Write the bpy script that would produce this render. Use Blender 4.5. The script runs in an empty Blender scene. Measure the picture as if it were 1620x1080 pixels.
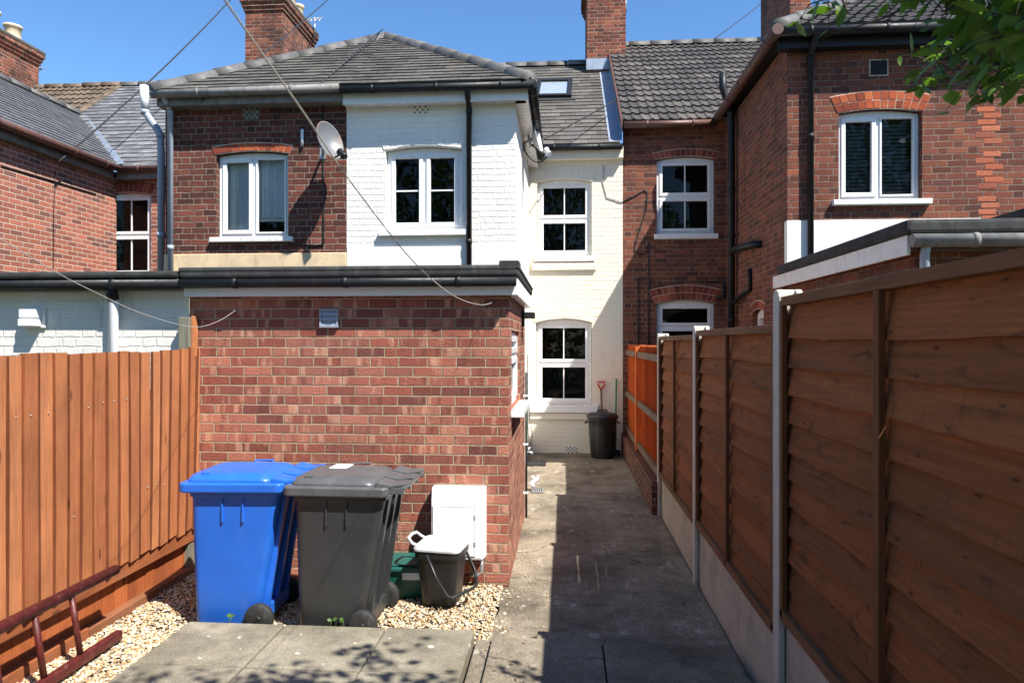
import bpy, bmesh, math, random
import numpy as np
from mathutils import Vector, Matrix, Euler
rad = math.radians
rng = random.Random(7)
SC = bpy.context.scene
COL = SC.collection

# ------------------------------------------------------------------ survey helpers
F = 1080.0; YAW = math.atan(83 / 1080.0); CAMZ = 1.87
CS, SN = math.cos(YAW), math.sin(YAW)
def ray(px, py):
    xc = (px - 810) / F; yc = (540 - py) / F
    return Vector((xc * CS - SN, xc * SN + CS, yc))
def onY(px, py, Y):
    d = ray(px, py); t = Y / d.y
    return Vector((d.x * t, Y, CAMZ + d.z * t))
def onX(px, py, X):
    d = ray(px, py); t = X / d.x
    return Vector((X, d.y * t, CAMZ + d.z * t))
def onZ(px, py, Z):
    d = ray(px, py); t = (Z - CAMZ) / d.z
    return Vector((d.x * t, d.y * t, Z))
def onT(px, py, t):
    d = ray(px, py); return Vector((d.x * t, d.y * t, CAMZ + d.z * t))
def to_px(p):
    x, y, z = p[0], p[1], p[2] - CAMZ
    a = x * CS + y * SN; b = -x * SN + y * CS
    if b < 0.05: return None
    return 810 + F * a / b, 540 - F * z / b

# ------------------------------------------------------------------ node helpers
class NT:
    def __init__(s, name):
        s.m = bpy.data.materials.new(name); s.m.use_nodes = True
        s.t = s.m.node_tree; s.t.nodes.clear()
        s.out = s.n('ShaderNodeOutputMaterial')
    def n(s, typ, **kw):
        nd = s.t.nodes.new(typ)
        for k, v in kw.items(): setattr(nd, k, v)
        return nd
    def l(s, a, b): s.t.links.new(a, b)
    def put(s, sock, v):
        if hasattr(v, 'is_output') or isinstance(v, bpy.types.NodeSocket): s.l(v, sock)
        else: sock.default_value = v
    def math(s, op, a, b=None, c=None, clamp=False):
        nd = s.n('ShaderNodeMath', operation=op, use_clamp=clamp)
        s.put(nd.inputs[0], a)
        if b is not None: s.put(nd.inputs[1], b)
        if c is not None: s.put(nd.inputs[2], c)
        return nd.outputs[0]
    def mix(s, fac, a, b, blend='MIX'):
        nd = s.n('ShaderNodeMix', data_type='RGBA', blend_type=blend)
        s.put(nd.inputs[0], fac); s.put(nd.inputs[6], rgba(a)); s.put(nd.inputs[7], rgba(b))
        return nd.outputs[2]
    def ramp(s, fac, stops, interp='LINEAR'):
        nd = s.n('ShaderNodeValToRGB'); cr = nd.color_ramp; cr.interpolation = interp
        while len(cr.elements) < len(stops): cr.elements.new(0.5)
        for e, (p, c) in zip(cr.elements, stops):
            e.position = p; e.color = rgba(c)
        s.put(nd.inputs[0], fac)
        return nd.outputs[0]
    def noise(s, vec, scale, detail=3, rough=0.55, dist=0.0):
        nd = s.n('ShaderNodeTexNoise'); nd.inputs['Scale'].default_value = scale
        nd.inputs['Detail'].default_value = detail; nd.inputs['Roughness'].default_value = rough
        nd.inputs['Distortion'].default_value = dist
        if vec is not None: s.l(vec, nd.inputs['Vector'])
        return nd.outputs[0]
    def vor(s, vec, scale, feature='F1', out=0, rnd=1.0):
        nd = s.n('ShaderNodeTexVoronoi', feature=feature); nd.inputs['Scale'].default_value = scale
        nd.inputs['Randomness'].default_value = rnd
        if vec is not None: s.l(vec, nd.inputs['Vector'])
        return nd.outputs[out]
    def obj(s): return s.n('ShaderNodeTexCoord').outputs['Object']
    def scale(s, vec, sc):
        nd = s.n('ShaderNodeMapping'); nd.inputs['Scale'].default_value = sc
        s.l(vec, nd.inputs['Vector']); return nd.outputs[0]
    def xyz(s, vec):
        nd = s.n('ShaderNodeSeparateXYZ'); s.l(vec, nd.inputs[0]); return nd.outputs
    def comb(s, x, y, z):
        nd = s.n('ShaderNodeCombineXYZ')
        for i, v in enumerate((x, y, z)): s.put(nd.inputs[i], v)
        return nd.outputs[0]
    def sm(s, v, a, b, lo=0.0, hi=1.0):
        nd = s.n('ShaderNodeMapRange', interpolation_type='SMOOTHSTEP')
        s.put(nd.inputs[0], v); nd.inputs[1].default_value = a; nd.inputs[2].default_value = b
        nd.inputs[3].default_value = lo; nd.inputs[4].default_value = hi
        return nd.outputs[0]
    def island(s): return s.n('ShaderNodeNewGeometry').outputs['Random Per Island']
    def bump(s, h, strength=0.5, dist=0.01, prev=None):
        nd = s.n('ShaderNodeBump'); nd.inputs['Strength'].default_value = strength
        nd.inputs['Distance'].default_value = dist; s.l(h, nd.inputs['Height'])
        if prev is not None: s.l(prev, nd.inputs['Normal'])
        return nd.outputs[0]
    def bsdf(s, col, rough=0.8, normal=None, spec=0.5, metal=0.0, coat=0.0):
        b = s.n('ShaderNodeBsdfPrincipled')
        s.put(b.inputs['Base Color'], rgba(col)); s.put(b.inputs['Roughness'], rough)
        s.put(b.inputs['Specular IOR Level'], spec); b.inputs['Metallic'].default_value = metal
        b.inputs['Coat Weight'].default_value = coat
        if normal is not None: s.l(normal, b.inputs['Normal'])
        s.l(b.outputs[0], s.out.inputs[0]); return b
def rgba(c):
    if isinstance(c, (tuple, list)) and len(c) == 3: return (*c, 1.0)
    return c
def hx(r, g, b, k=1.0):
    f = lambda v: ((v / 255) / 12.92 if v / 255 <= 0.04045 else (((v / 255) + 0.055) / 1.055) ** 2.4) * k
    return (f(r), f(g), f(b))

def brick_coords(s, course, L, flemish, wob=0.006):
    co = s.obj(); x, y, z = s.xyz(co)
    nrm = s.n('ShaderNodeNewGeometry').outputs['True Normal']; nx, ny, nz = s.xyz(nrm)
    side = s.math('GREATER_THAN', s.math('ABSOLUTE', nx), 0.6)
    u = s.math('ADD', s.math('MULTIPLY', x, s.math('SUBTRACT', 1.0, side)), s.math('MULTIPLY', y, side))
    n1 = s.noise(co, 5.0, 2); n2 = s.noise(s.scale(co, (1.3, 1.3, 1.3)), 7.0, 2)
    n3 = s.noise(co, 40.0, 2)
    u = s.math('ADD', u, s.math('MULTIPLY', s.math('SUBTRACT', n1, 0.5), wob * 2.2))
    v = s.math('ADD', z, s.math('MULTIPLY', s.math('SUBTRACT', n2, 0.5), wob * 2.2))
    v = s.math('ADD', v, s.math('MULTIPLY', s.math('SUBTRACT', n3, 0.5), wob * 0.9))
    u = s.math('ADD', u, 50.0); v = s.math('ADD', v, 5.0)
    vr = s.math('DIVIDE', v, course)
    row = s.math('FLOOR', vr); fv = s.math('FRACT', vr)
    par = s.math('MULTIPLY', s.math('FRACT', s.math('MULTIPLY', row, 0.5)), 1.0)
    P = L * 1.5 if flemish else L
    jig = s.math('MULTIPLY', s.math('SINE', s.math('MULTIPLY', row, 12.9)), 0.05)
    uu = s.math('ADD', s.math('ADD', s.math('DIVIDE', u, P), par), jig)
    col = s.math('FLOOR', uu); fu = s.math('FRACT', uu)
    du = s.math('MINIMUM', fu, s.math('SUBTRACT', 1.0, fu))
    ident = col
    if flemish:
        hd = s.math('GREATER_THAN', fu, 0.6667)
        du = s.math('MINIMUM', du, s.math('ABSOLUTE', s.math('SUBTRACT', fu, 0.6667)))
        ident = s.math('ADD', col, s.math('MULTIPLY', hd, 0.47))
    du = s.math('MULTIPLY', du, P)
    dv = s.math('MULTIPLY', s.math('MINIMUM', fv, s.math('SUBTRACT', 1.0, fv)), course)
    d = s.math('MINIMUM', du, dv)
    wn = s.n('ShaderNodeTexWhiteNoise', noise_dimensions='3D')
    s.l(s.comb(ident, row, 3.3), wn.inputs['Vector'])
    return co, d, wn.outputs['Value'], wn.outputs['Color'], u, v

def brick_mat(name, tones, mortar, flemish=True, course=0.075, L=0.225, mw=0.010, rough_bands=0.0,
              bump=0.6, soot=0.35, sootcol=(0.03, 0.025, 0.022), wob=0.006, sat=0.95, val=0.86, mvar=0.35):
    s = NT(name)
    co, d, r, rc, u, v = brick_coords(s, course, L, flemish, wob)
    edge = s.noise(co, 60.0, 3)
    dd = s.math('ADD', d, s.math('MULTIPLY', s.math('SUBTRACT', edge, 0.5), 0.006))
    mask = s.sm(dd, mw * 0.5 - 0.0015, mw * 0.5 + 0.0025)
    stops = [((i + 0.5) / len(tones), t) for i, t in enumerate(tones)]
    bc = s.ramp(r, stops)
    g, b2, b3 = s.xyz(rc)
    bc = s.mix(1.0, bc, s.ramp(b2, [(0, (0.80, 0.80, 0.80)), (1, (1.16, 1.15, 1.14))]), 'MULTIPLY')
    fine = s.noise(co, 85.0, 4, 0.65)
    bc = s.mix(1.0, bc, s.ramp(fine, [(0.25, (0.62, 0.6, 0.6)), (0.75, (1.3, 1.3, 1.3))]), 'MULTIPLY')
    if rough_bands > 0:
        w = s.noise(s.comb(s.math('MULTIPLY', u, 13.0), s.math('MULTIPLY', v, 2.0), s.math('MULTIPLY', r, 40.0)), 1.0, 2)
        bc = s.mix(s.math('MULTIPLY', s.sm(w, 0.55, 0.7), rough_bands), bc, hx(214, 160, 128))
        bc = s.mix(s.math('MULTIPLY', s.sm(w, 0.42, 0.3), rough_bands * 0.8), bc, hx(92, 48, 42))
    mn = s.noise(co, 9.0, 4)
    mcol = s.mix(s.math('MULTIPLY', s.sm(mn, 0.4, 0.72), mvar * 2), mortar, tuple(c * 0.28 for c in mortar))
    c = s.mix(mask, mcol, bc)
    big = s.noise(co, 1.1, 5, 0.6)
    c = s.mix(s.math('MULTIPLY', s.sm(big, 0.48, 0.75), soot), c, sootcol)
    run = s.noise(s.scale(co, (5.0, 5.0, 0.35)), 1.0, 5, 0.65)
    c = s.mix(s.math('MULTIPLY', s.sm(run, 0.55, 0.75), soot * 0.7), c, sootcol)
    effl = s.noise(s.scale(co, (1.0, 1.0, 2.5)), 3.2, 5, 0.7)
    c = s.mix(s.math('MULTIPLY', s.sm(effl, 0.62, 0.8), 0.28), c, hx(214, 196, 182))
    h = s.math('ADD', s.math('MULTIPLY', mask, 1.0), s.math('MULTIPLY', fine, 0.55))
    h = s.math('ADD', h, s.math('MULTIPLY', g, 0.35))
    if rough_bands > 0:
        h = s.math('ADD', h, s.math('MULTIPLY', s.noise(s.scale(co, (1, 1, 0.35)), 150.0, 2), 0.8))
    hs = s.n('ShaderNodeHueSaturation'); hs.inputs['Hue'].default_value = 0.507; hs.inputs['Saturation'].default_value = sat; hs.inputs['Value'].default_value = val; s.l(c, hs.inputs['Color'])
    s.bsdf(hs.outputs[0], 0.92, s.bump(h, bump, 0.012), spec=0.25)
    return s.m

def painted_brick(name, col, dirt=0.15, dirtcol=(0.2, 0.17, 0.12), low=None, bump=0.42, greyc=None):
    s = NT(name)
    co, d, r, rc, u, v = brick_coords(s, 0.075, 0.225, True, 0.010)
    edge = s.noise(co, 24.0, 3)
    mask = s.sm(s.math('ADD', d, s.math('MULTIPLY', s.math('SUBTRACT', edge, 0.5), 0.012)), 0.000, 0.011)
    fine = s.noise(co, 60.0, 4, 0.6); big = s.noise(co, 1.7, 5, 0.6); mid = s.noise(co, 12.0, 4, 0.6)
    c = s.mix(s.sm(big, 0.35, 0.75, 0, 0.6), col, tuple(k * 0.9 for k in col))
    c = s.mix(s.math('MULTIPLY', s.math('SUBTRACT', 1.0, mask), s.sm(mid, 0.45, 0.8, 0.0, 0.08)), c, tuple(k * 0.45 for k in col))
    st = s.noise(s.scale(co, (2.6, 2.6, 0.6)), 3.0, 5, 0.65)
    c = s.mix(s.math('MULTIPLY', s.sm(st, 0.56, 0.8), dirt), c, dirtcol)
    chip = s.noise(co, 21.0, 3, 0.5)
    c = s.mix(s.math('MULTIPLY', s.sm(chip, 0.74, 0.77), dirt * 1.6), c, tuple(k * 0.35 for k in col))
    h = s.math('ADD', s.math('MULTIPLY', mask, 0.8), s.math('MULTIPLY', fine, 0.25))
    gg = s.xyz(rc)[0]
    h = s.math('ADD', h, s.math('MULTIPLY', gg, 0.55)); h = s.math('ADD', h, s.math('MULTIPLY', mid, 0.5))
    s.bsdf(c, 0.75, s.bump(h, bump, 0.012), spec=0.3)
    return s.m

def plain(name, col, rough=0.5, var=0.12, scale=8.0, spec=0.5, bump=0.0, metal=0.0, coat=0.0, bscale=60.0, dirt=0.0, dirtcol=(0.05, 0.045, 0.04)):
    s = NT(name); co = s.obj()
    n = s.noise(co, scale, 4, 0.6)
    c = s.mix(s.sm(n, 0.3, 0.75), tuple(min(1, k * (1 + var)) for k in col), tuple(k * (1 - var) for k in col))
    if dirt > 0:
        n3 = s.noise(s.scale(co, (1, 1, 0.4)), scale * 2.3, 5, 0.7)
        c = s.mix(s.math('MULTIPLY', s.sm(n3, 0.5, 0.78), dirt), c, dirtcol)
    nm = None
    if bump > 0: nm = s.bump(s.noise(co, bscale, 4), bump, 0.01)
    rg = s.sm(s.noise(co, scale * 3, 3), 0.3, 0.8, max(0.02, rough - 0.08), min(1, rough + 0.1))
    s.bsdf(c, rg, nm, spec, metal, coat)
    return s.m

def wood(name, cols, axis='z', grain=0.4, knots=True, grey=0.0, rough=0.8, greycol=(0.12, 0.11, 0.1), green=0.0):
    s = NT(name); co = s.obj(); isl = s.island()
    sc = {'z': (26, 26, 1.6), 'y': (26, 1.6, 26), 'x': (1.6, 26, 26)}[axis]
    off = s.n('ShaderNodeVectorMath', operation='ADD'); s.l(co, off.inputs[0])
    s.l(s.comb(s.math('MULTIPLY', isl, 37.0), s.math('MULTIPLY', isl, 91.0), s.math('MULTIPLY', isl, 53.0)), off.inputs[1])
    v = off.outputs[0]
    g = s.noise(s.scale(v, sc), 1.6, 5, 0.65, 0.6)
    f = s.noise(s.scale(v, tuple(k * 3 for k in sc)), 2.0, 3, 0.6)
    stops = [((i + 0.5) / len(cols), c) for i, c in enumerate(cols)]
    c = s.ramp(isl, stops)
    c = s.mix(1.0, c, s.ramp(g, [(0.25, (1 - grain,) * 3), (0.7, (1 + grain * 0.6,) * 3)]), 'MULTIPLY')
    c = s.mix(1.0, c, s.ramp(f, [(0.3, (0.86,) * 3), (0.7, (1.1,) * 3)]), 'MULTIPLY')
    big = s.noise(v, 2.4, 4, 0.6)
    c = s.mix(1.0, c, s.ramp(big, [(0.3, (0.8, 0.78, 0.76)), (0.7, (1.15, 1.15, 1.15))]), 'MULTIPLY')
    if knots:
        ks = {'z': (5.5, 5.5, 1.9), 'y': (5.5, 1.9, 5.5), 'x': (1.9, 5.5, 5.5)}[axis]
        kd = s.vor(s.scale(v, ks), 1.0)
        c = s.mix(s.math('MULTIPLY', s.sm(kd, 0.10, 0.04), 0.8), c, tuple(k * 0.22 for k in cols[0]))
    if grey > 0:
        gn = s.noise(s.scale(v, {'z': (3, 3, .6), 'y': (3, .6, 3), 'x': (.6, 3, 3)}[axis]), 2.0, 5, 0.65)
        c = s.mix(s.math('MULTIPLY', s.sm(gn, 0.5, 0.68), grey), c, greycol)
    if green > 0:
        gn = s.noise(co, 1.5, 5, 0.65)
        c = s.mix(s.math('MULTIPLY', s.sm(gn, 0.52, 0.72), green), c, (0.035, 0.045, 0.015))
    h = s.math('ADD', g, s.math('MULTIPLY', f, 0.5))
    s.bsdf(c, rough, s.bump(h, 0.35, 0.006), spec=0.25)
    return s.m

def slate_mat(name, cols, moss=0.2, lichen=0.15, mosscol=(0.09, 0.08, 0.03), pale=(0.42, 0.42, 0.40), streak=0.0):
    s = NT(name); co = s.obj(); isl = s.island()
    stops = [((i + 0.5) / len(cols), c) for i, c in enumerate(cols)]
    c = s.ramp(isl, stops)
    n = s.noise(co, 22.0, 5, 0.7)
    c = s.mix(1.0, c, s.ramp(n, [(0.3, (0.7,) * 3), (0.7, (1.25,) * 3)]), 'MULTIPLY')
    m = s.noise(co, 2.2, 5, 0.7)
    c = s.mix(s.math('MULTIPLY', s.sm(m, 0.5, 0.72), moss), c, mosscol)
    l = s.noise(co, 9.0, 5, 0.75)
    c = s.mix(s.math('MULTIPLY', s.sm(l, 0.6, 0.7), lichen), c, pale)
    if streak > 0:
        st = s.noise(s.scale(co, (1, 1, 14)), 3.0, 4, 0.6)
        c = s.mix(s.math('MULTIPLY', s.sm(st, 0.57, 0.66), streak), c, pale)
    s.bsdf(c, s.sm(n, 0.3, 0.8, 0.55, 0.8), s.bump(n, 0.35, 0.006), spec=0.4)
    return s.m

# ------------------------------------------------------------------ materials
M = {}
M['brick_old'] = brick_mat('old_red_brick', [hx(108, 58, 48), hx(128, 66, 52), hx(142, 74, 54), hx(120, 64, 56), hx(152, 80, 58), hx(102, 60, 54)],
                           hx(150, 132, 118), True, mw=0.009, soot=0.3, wob=0.008, bump=0.8)
M['brick_soot'] = brick_mat('sooty_red_brick', [hx(96, 50, 42), hx(120, 60, 50), hx(108, 55, 48), hx(132, 68, 56), hx(86, 48, 44)],
                            hx(158, 142, 128), True, mw=0.010, soot=0.55, wob=0.010, bump=0.9)
M['brick_rustic'] = brick_mat('rustic_wirecut_brick', val=0.96, sat=0.92, tones=[hx(150, 72, 58), hx(172, 88, 70), hx(134, 66, 56), hx(180, 102, 82), hx(156, 80, 66), hx(186, 112, 90), hx(122, 64, 58), hx(168, 96, 80)],
                              mortar=hx(182, 158, 130), flemish=False, mw=0.010, rough_bands=0.6, soot=0.22, bump=1.0, wob=0.004, mvar=0.15)
M['brick_new'] = brick_mat('smooth_orange_red_brick', val=0.88, sat=0.88, tones=[hx(168, 84, 62), hx(184, 98, 72), hx(150, 80, 66), hx(190, 92, 64), hx(132, 80, 72)],
                           mortar=hx(206, 184, 166), flemish=False, mw=0.010, soot=0.05, bump=0.5, wob=0.003, mvar=0.05)
M['brick_chim'] = brick_mat('chimney_brick', [hx(112, 52, 42), hx(148, 68, 50), hx(96, 52, 46), hx(160, 82, 58)], hx(170, 156, 140), True, soot=0.7, bump=0.8, wob=0.008)
M['white_brick'] = painted_brick('white_painted_brick', (0.82, 0.795, 0.73), 0.22, (0.36, 0.30, 0.22))
M['cream_brick'] = painted_brick('cream_painted_brick', (0.78, 0.725, 0.60), 0.22, (0.3, 0.24, 0.14))
M['grey_white_brick'] = painted_brick('weathered_white_painted_brick', (0.74, 0.72, 0.67), 0.5, (0.16, 0.13, 0.11))
M['white_render'] = plain('white_painted_render', (0.80, 0.78, 0.72), 0.7, 0.05, 3.0, bump=0.25, bscale=30, dirt=0.12, dirtcol=(0.3, 0.27, 0.22))
M['cream_render'] = plain('buff_render_band', hx(206, 184, 148), 0.85, 0.12, 4.0, bump=0.3, bscale=40, dirt=0.5, dirtcol=hx(120, 104, 80))
M['arch_brick'] = plain('orange_arch_brick', hx(172, 86, 54), 0.9, 0.28, 9.0, bump=0.6, bscale=70, dirt=0.35, dirtcol=hx(70, 40, 32), spec=0.2)
def arch_var(name, cols):
    s = NT(name); co = s.obj(); isl = s.island()
    c = s.ramp(isl, [((i + .5) / len(cols), k) for i, k in enumerate(cols)])
    n = s.noise(co, 50, 4, 0.65)
    c = s.mix(1.0, c, s.ramp(n, [(0.25, (0.6,) * 3), (0.75, (1.25,) * 3)]), 'MULTIPLY')
    s.bsdf(c, 0.92, s.bump(n, 0.5, 0.008), spec=0.2); return s.m
M['arch_brick'] = arch_var('orange_arch_brick', [hx(176, 88, 56), hx(150, 72, 50), hx(188, 102, 66), hx(130, 64, 48)])
M['arch_brick_dark'] = arch_var('dark_arch_brick', [hx(120, 62, 50), hx(142, 72, 56), hx(100, 54, 46), hx(160, 90, 70)])
M['mortar'] = plain('lime_mortar', hx(196, 180, 160), 0.95, 0.2, 20, bump=0.5, dirt=0.4)
M['upvc'] = plain('white_upvc', (0.78, 0.78, 0.78), 0.28, 0.02, 3.0, spec=0.5)
M['upvc_dirty'] = plain('weathered_white_paint', (0.74, 0.73, 0.70), 0.5, 0.06, 6.0, dirt=0.5, dirtcol=(0.2, 0.18, 0.15), bump=0.15)
M['sill_white'] = plain('white_painted_sill', (0.78, 0.78, 0.76), 0.6, 0.05, 6.0, dirt=0.3, dirtcol=(0.3, 0.28, 0.25), bump=0.2)
M['black_pl'] = plain('black_gutter_plastic', (0.012, 0.013, 0.015), 0.5, 0.2, 6.0, spec=0.3, dirt=0.3, dirtcol=(0.05, 0.05, 0.048))
M['grey_pl'] = plain('grey_pipe_plastic', hx(150, 160, 172), 0.4, 0.08, 5.0, dirt=0.2, dirtcol=hx(90, 92, 96))
M['pale_pl'] = plain('white_pipe_plastic', hx(226, 228, 232), 0.35, 0.03, 5.0, dirt=0.1)
M['brown_pl'] = plain('brown_gutter_paint', hx(92, 62, 52), 0.5, 0.15, 5.0, dirt=0.3)
M['grey_gut'] = plain('weathered_grey_gutter', hx(120, 118, 114), 0.7, 0.25, 7.0, dirt=0.7, dirtcol=(0.03, 0.03, 0.03))
M['felt'] = plain('mineral_roof_felt', (0.035, 0.036, 0.036), 0.9, 0.35, 7.0, bump=0.8, bscale=220, dirt=0.5, dirtcol=(0.12, 0.115, 0.10))
M['lead'] = plain('lead_flashing', hx(150, 160, 172), 0.5, 0.15, 6.0, metal=0.3, bump=0.2, bscale=14)
M['slate'] = slate_mat('grey_slate', [hx(80, 75, 70), hx(96, 91, 85), hx(68, 64, 60), hx(106, 100, 92), hx(88, 84, 79)], 0.3, 0.2)
M['slate_pale'] = slate_mat('pale_streaked_slate', [hx(96, 96, 98), hx(120, 120, 120), hx(84, 84, 86), hx(108, 106, 106)], 0.15, 0.3, pale=hx(186, 184, 180), streak=0.5)
M['slate_smooth'] = slate_mat('smooth_grey_slate', [hx(92, 92, 94), hx(102, 102, 104), hx(86, 86, 88), hx(96, 96, 97)], 0.1, 0.05)
M['tile'] = slate_mat('dark_concrete_tile', [hx(66, 62, 58), hx(80, 74, 70), hx(58, 55, 52), hx(90, 84, 78)], 0.35, 0.5, mosscol=hx(46, 42, 34), pale=hx(150, 146, 136))
M['tile_brown'] = slate_mat('brown_concrete_tile', [hx(92, 78, 62), hx(106, 90, 72), hx(80, 68, 56)], 0.3, 0.1, mosscol=hx(60, 50, 34))
M['ridge'] = slate_mat('grey_ridge_tile', [hx(84, 82, 80), hx(100, 98, 96), hx(72, 72, 70)], 0.35, 0.45, pale=hx(170, 166, 156))
M['under'] = plain('roof_underlay', (0.02, 0.02, 0.02), 0.9)
M['pot'] = plain('buff_chimney_pot', hx(206, 186, 152), 0.85, 0.15, 5.0, dirt=0.4, dirtcol=hx(110, 100, 84))
M['cap'] = plain('sooty_stone_cap', hx(92, 88, 80), 0.9, 0.25, 6.0, dirt=0.6, bump=0.4)
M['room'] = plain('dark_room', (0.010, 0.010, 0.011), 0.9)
M['curtain'] = plain('white_net_curtain', (0.85, 0.87, 0.88), 0.8, 0.06, 4.0)
M['blind'] = plain('dark_slat_blind', (0.035, 0.035, 0.038), 0.45)
M['brush_metal'] = plain('brushed_metal', (0.5, 0.5, 0.5), 0.35, metal=1.0)
M['galv'] = plain('galvanised_metal', (0.42, 0.43, 0.44), 0.5, 0.1, 9.0, metal=0.7)
M['dish'] = plain('stained_white_enamel', hx(104, 106, 110), 0.45, 0.1, 4.0, dirt=0.75, dirtcol=hx(160, 112, 66))
M['dish_white'] = plain('clean_grey_enamel', hx(206, 210, 214), 0.4, 0.05)
M['blue_bin'] = plain('blue_bin_plastic', hx(34, 98, 196), 0.38, 0.06, 5.0, spec=0.45, bump=0.06, bscale=160, dirt=0.10, dirtcol=hx(120, 140, 170))
M['grey_bin'] = plain('charcoal_bin_plastic', (0.034, 0.035, 0.037), 0.40, 0.12, 5.0, spec=0.5, bump=0.06, bscale=160, dirt=0.12, dirtcol=hx(86, 86, 88))
M['grey_lid'] = plain('faded_charcoal_lid_plastic', (0.085, 0.086, 0.09), 0.42, 0.15, 7.0, spec=0.5, bump=0.05, bscale=160, dirt=0.3, dirtcol=hx(126, 124, 122))
M['rubber'] = plain('black_rubber', (0.016, 0.016, 0.016), 0.75, 0.2, 20, dirt=0.4, dirtcol=(0.12, 0.11, 0.1), bump=0.2)
M['black_plastic'] = plain('black_tub_plastic', (0.014, 0.0145, 0.0155), 0.42, 0.15, 8.0, bump=0.08, bscale=120, dirt=0.15, dirtcol=(0.1, 0.1, 0.1))
M['lid_white'] = plain('pale_grey_lid_plastic', hx(186, 187, 192), 0.5, 0.06, 6.0, dirt=0.4, dirtcol=hx(176, 166, 156))
M['teal'] = plain('green_box_plastic', hx(24, 84, 76), 0.5, 0.1, 6.0)
M['label'] = plain('white_paper_sticker', hx(226, 230, 232), 0.6, 0.05)
M['meter'] = plain('white_glass_fibre', hx(240, 240, 242), 0.35, 0.02, 4.0, dirt=0.05, dirtcol=hx(180, 170, 160))
M['red_paint'] = plain('oxide_red_paint', hx(78, 28, 25), 0.5, 0.25, 14.0, dirt=0.55, dirtcol=hx(136, 92, 84), spec=0.4, bump=0.15)
M['red_plastic'] = plain('red_handle_plastic', hx(206, 52, 44), 0.4)
M['green_pl'] = plain('green_handle_plastic', hx(24, 120, 70), 0.4)
M['shaft'] = plain('brown_tool_shaft', hx(92, 66, 52), 0.6)
M['cable'] = plain('black_cable', (0.02, 0.02, 0.02), 0.6)
M['rope'] = plain('grey_wire_line', hx(190, 184, 176), 0.7, 0.1)
M['fence_l'] = wood('stained_orange_boards', [hx(178, 112, 70), hx(188, 122, 80), hx(168, 102, 64), hx(196, 130, 86), hx(176, 110, 70), hx(158, 96, 60)], 'z', 0.22, grey=0.2, greycol=hx(120, 84, 62))
M['fence_l_old'] = wood('weathered_brown_boards', [hx(150, 86, 50), hx(138, 84, 54), hx(126, 88, 62)], 'y', 0.3, grey=0.4)
M['fence_o'] = wood('fresh_orange_boards', [hx(196, 98, 46), hx(206, 110, 54), hx(186, 90, 42)], 'z', 0.2)
M['rail_grey'] = wood('grey_rail_timber', [hx(120, 96, 76), hx(110, 90, 74)], 'y', 0.3, grey=0.4)
def sawn():
    s = NT('rough_sawn_overlap_boards'); co = s.obj(); isl = s.island(); x, y, z = s.xyz(co)
    off = s.n('ShaderNodeVectorMath', operation='ADD'); s.l(co, off.inputs[0]); s.l(s.comb(s.math('MULTIPLY', isl, 7.0), s.math('MULTIPLY', isl, 91.0), s.math('MULTIPLY', isl, 33.0)), off.inputs[1]); v = off.outputs[0]
    c = s.ramp(isl, [(0.0, hx(126, 76, 44)), (0.25, hx(150, 92, 54)), (0.5, hx(106, 66, 42)), (0.75, hx(140, 84, 49)), (1.0, hx(118, 74, 46))])
    g = s.noise(s.scale(v, (20, 1.1, 30)), 1.5, 5, 0.65, 0.5)
    c = s.mix(1.0, c, s.ramp(g, [(0.25, (0.66,) * 3), (0.72, (1.24,) * 3)]), 'MULTIPLY')
    sw = s.noise(s.scale(v, (4, 48, 3)), 1.0, 3, 0.6); big = s.noise(s.scale(v, (3, 1.3, 5)), 1.4, 4, 0.65)
    m = s.math('MULTIPLY', s.sm(sw, 0.54, 0.7), s.sm(big, 0.5, 0.66))
    c = s.mix(s.math('MULTIPLY', m, 0.55), c, hx(58, 44, 36))
    wz = s.noise(s.scale(v, (3, 2.0, 9)), 1.6, 5, 0.7)
    c = s.mix(s.math('MULTIPLY', s.sm(wz, 0.52, 0.66), 0.5), c, hx(116, 78, 52))
    wd2 = s.noise(s.scale(v, (3, 2.6, 11)), 1.3, 5, 0.7, 0.8)
    c = s.mix(s.math('MULTIPLY', s.sm(wd2, 0.56, 0.68), 0.62), c, hx(56, 40, 32))
    kd = s.vor(s.scale(v, (12, 5.5, 16)), 1.0); c = s.mix(s.math('MULTIPLY', s.sm(kd, 0.15, 0.05), 0.7), c, hx(50, 32, 24))
    gn = s.noise(co, 1.3, 5, 0.65); c = s.mix(s.math('MULTIPLY', s.sm(gn, 0.55, 0.75), 0.3), c, (0.04, 0.045, 0.018))
    s.bsdf(c, 0.9, s.bump(s.math('ADD', g, s.math('MULTIPLY', sw, 0.8)), 0.7, 0.008), spec=0.2); return s.m
M['fence_r'] = sawn()
M['fence_r_old'] = wood('brown_overlap_boards', [hx(140, 92, 58), hx(152, 100, 64), hx(128, 84, 54), hx(160, 108, 70)], 'y', 0.34, grey=0.45, greycol=hx(96, 82, 66), green=0.25)
M['batten'] = wood('brown_batten', [hx(112, 70, 42), hx(120, 76, 46)], 'z', 0.3)
M['rail_r'] = wood('brown_capping_rail', [hx(116, 78, 52), hx(124, 86, 58)], 'y', 0.3, grey=0.5, greycol=hx(120, 108, 90))
M['post'] = plain('precast_concrete', hx(186, 182, 172), 0.9, 0.1, 6.0, bump=0.5, bscale=140, dirt=0.3, dirtcol=hx(128, 118, 96))
M['gboard'] = plain('precast_gravel_board', hx(172, 164, 150), 0.92, 0.15, 4.0, bump=0.4, bscale=90, dirt=0.45, dirtcol=hx(110, 104, 78))
M['old_post'] = wood('grey_weathered_post', [hx(120, 118, 104), hx(104, 102, 90)], 'z', 0.35, grey=0.4, green=0.3)
M['bark'] = plain('tree_bark', (0.06, 0.05, 0.04), 0.9, 0.3, 14, bump=0.8, bscale=40)

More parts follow.
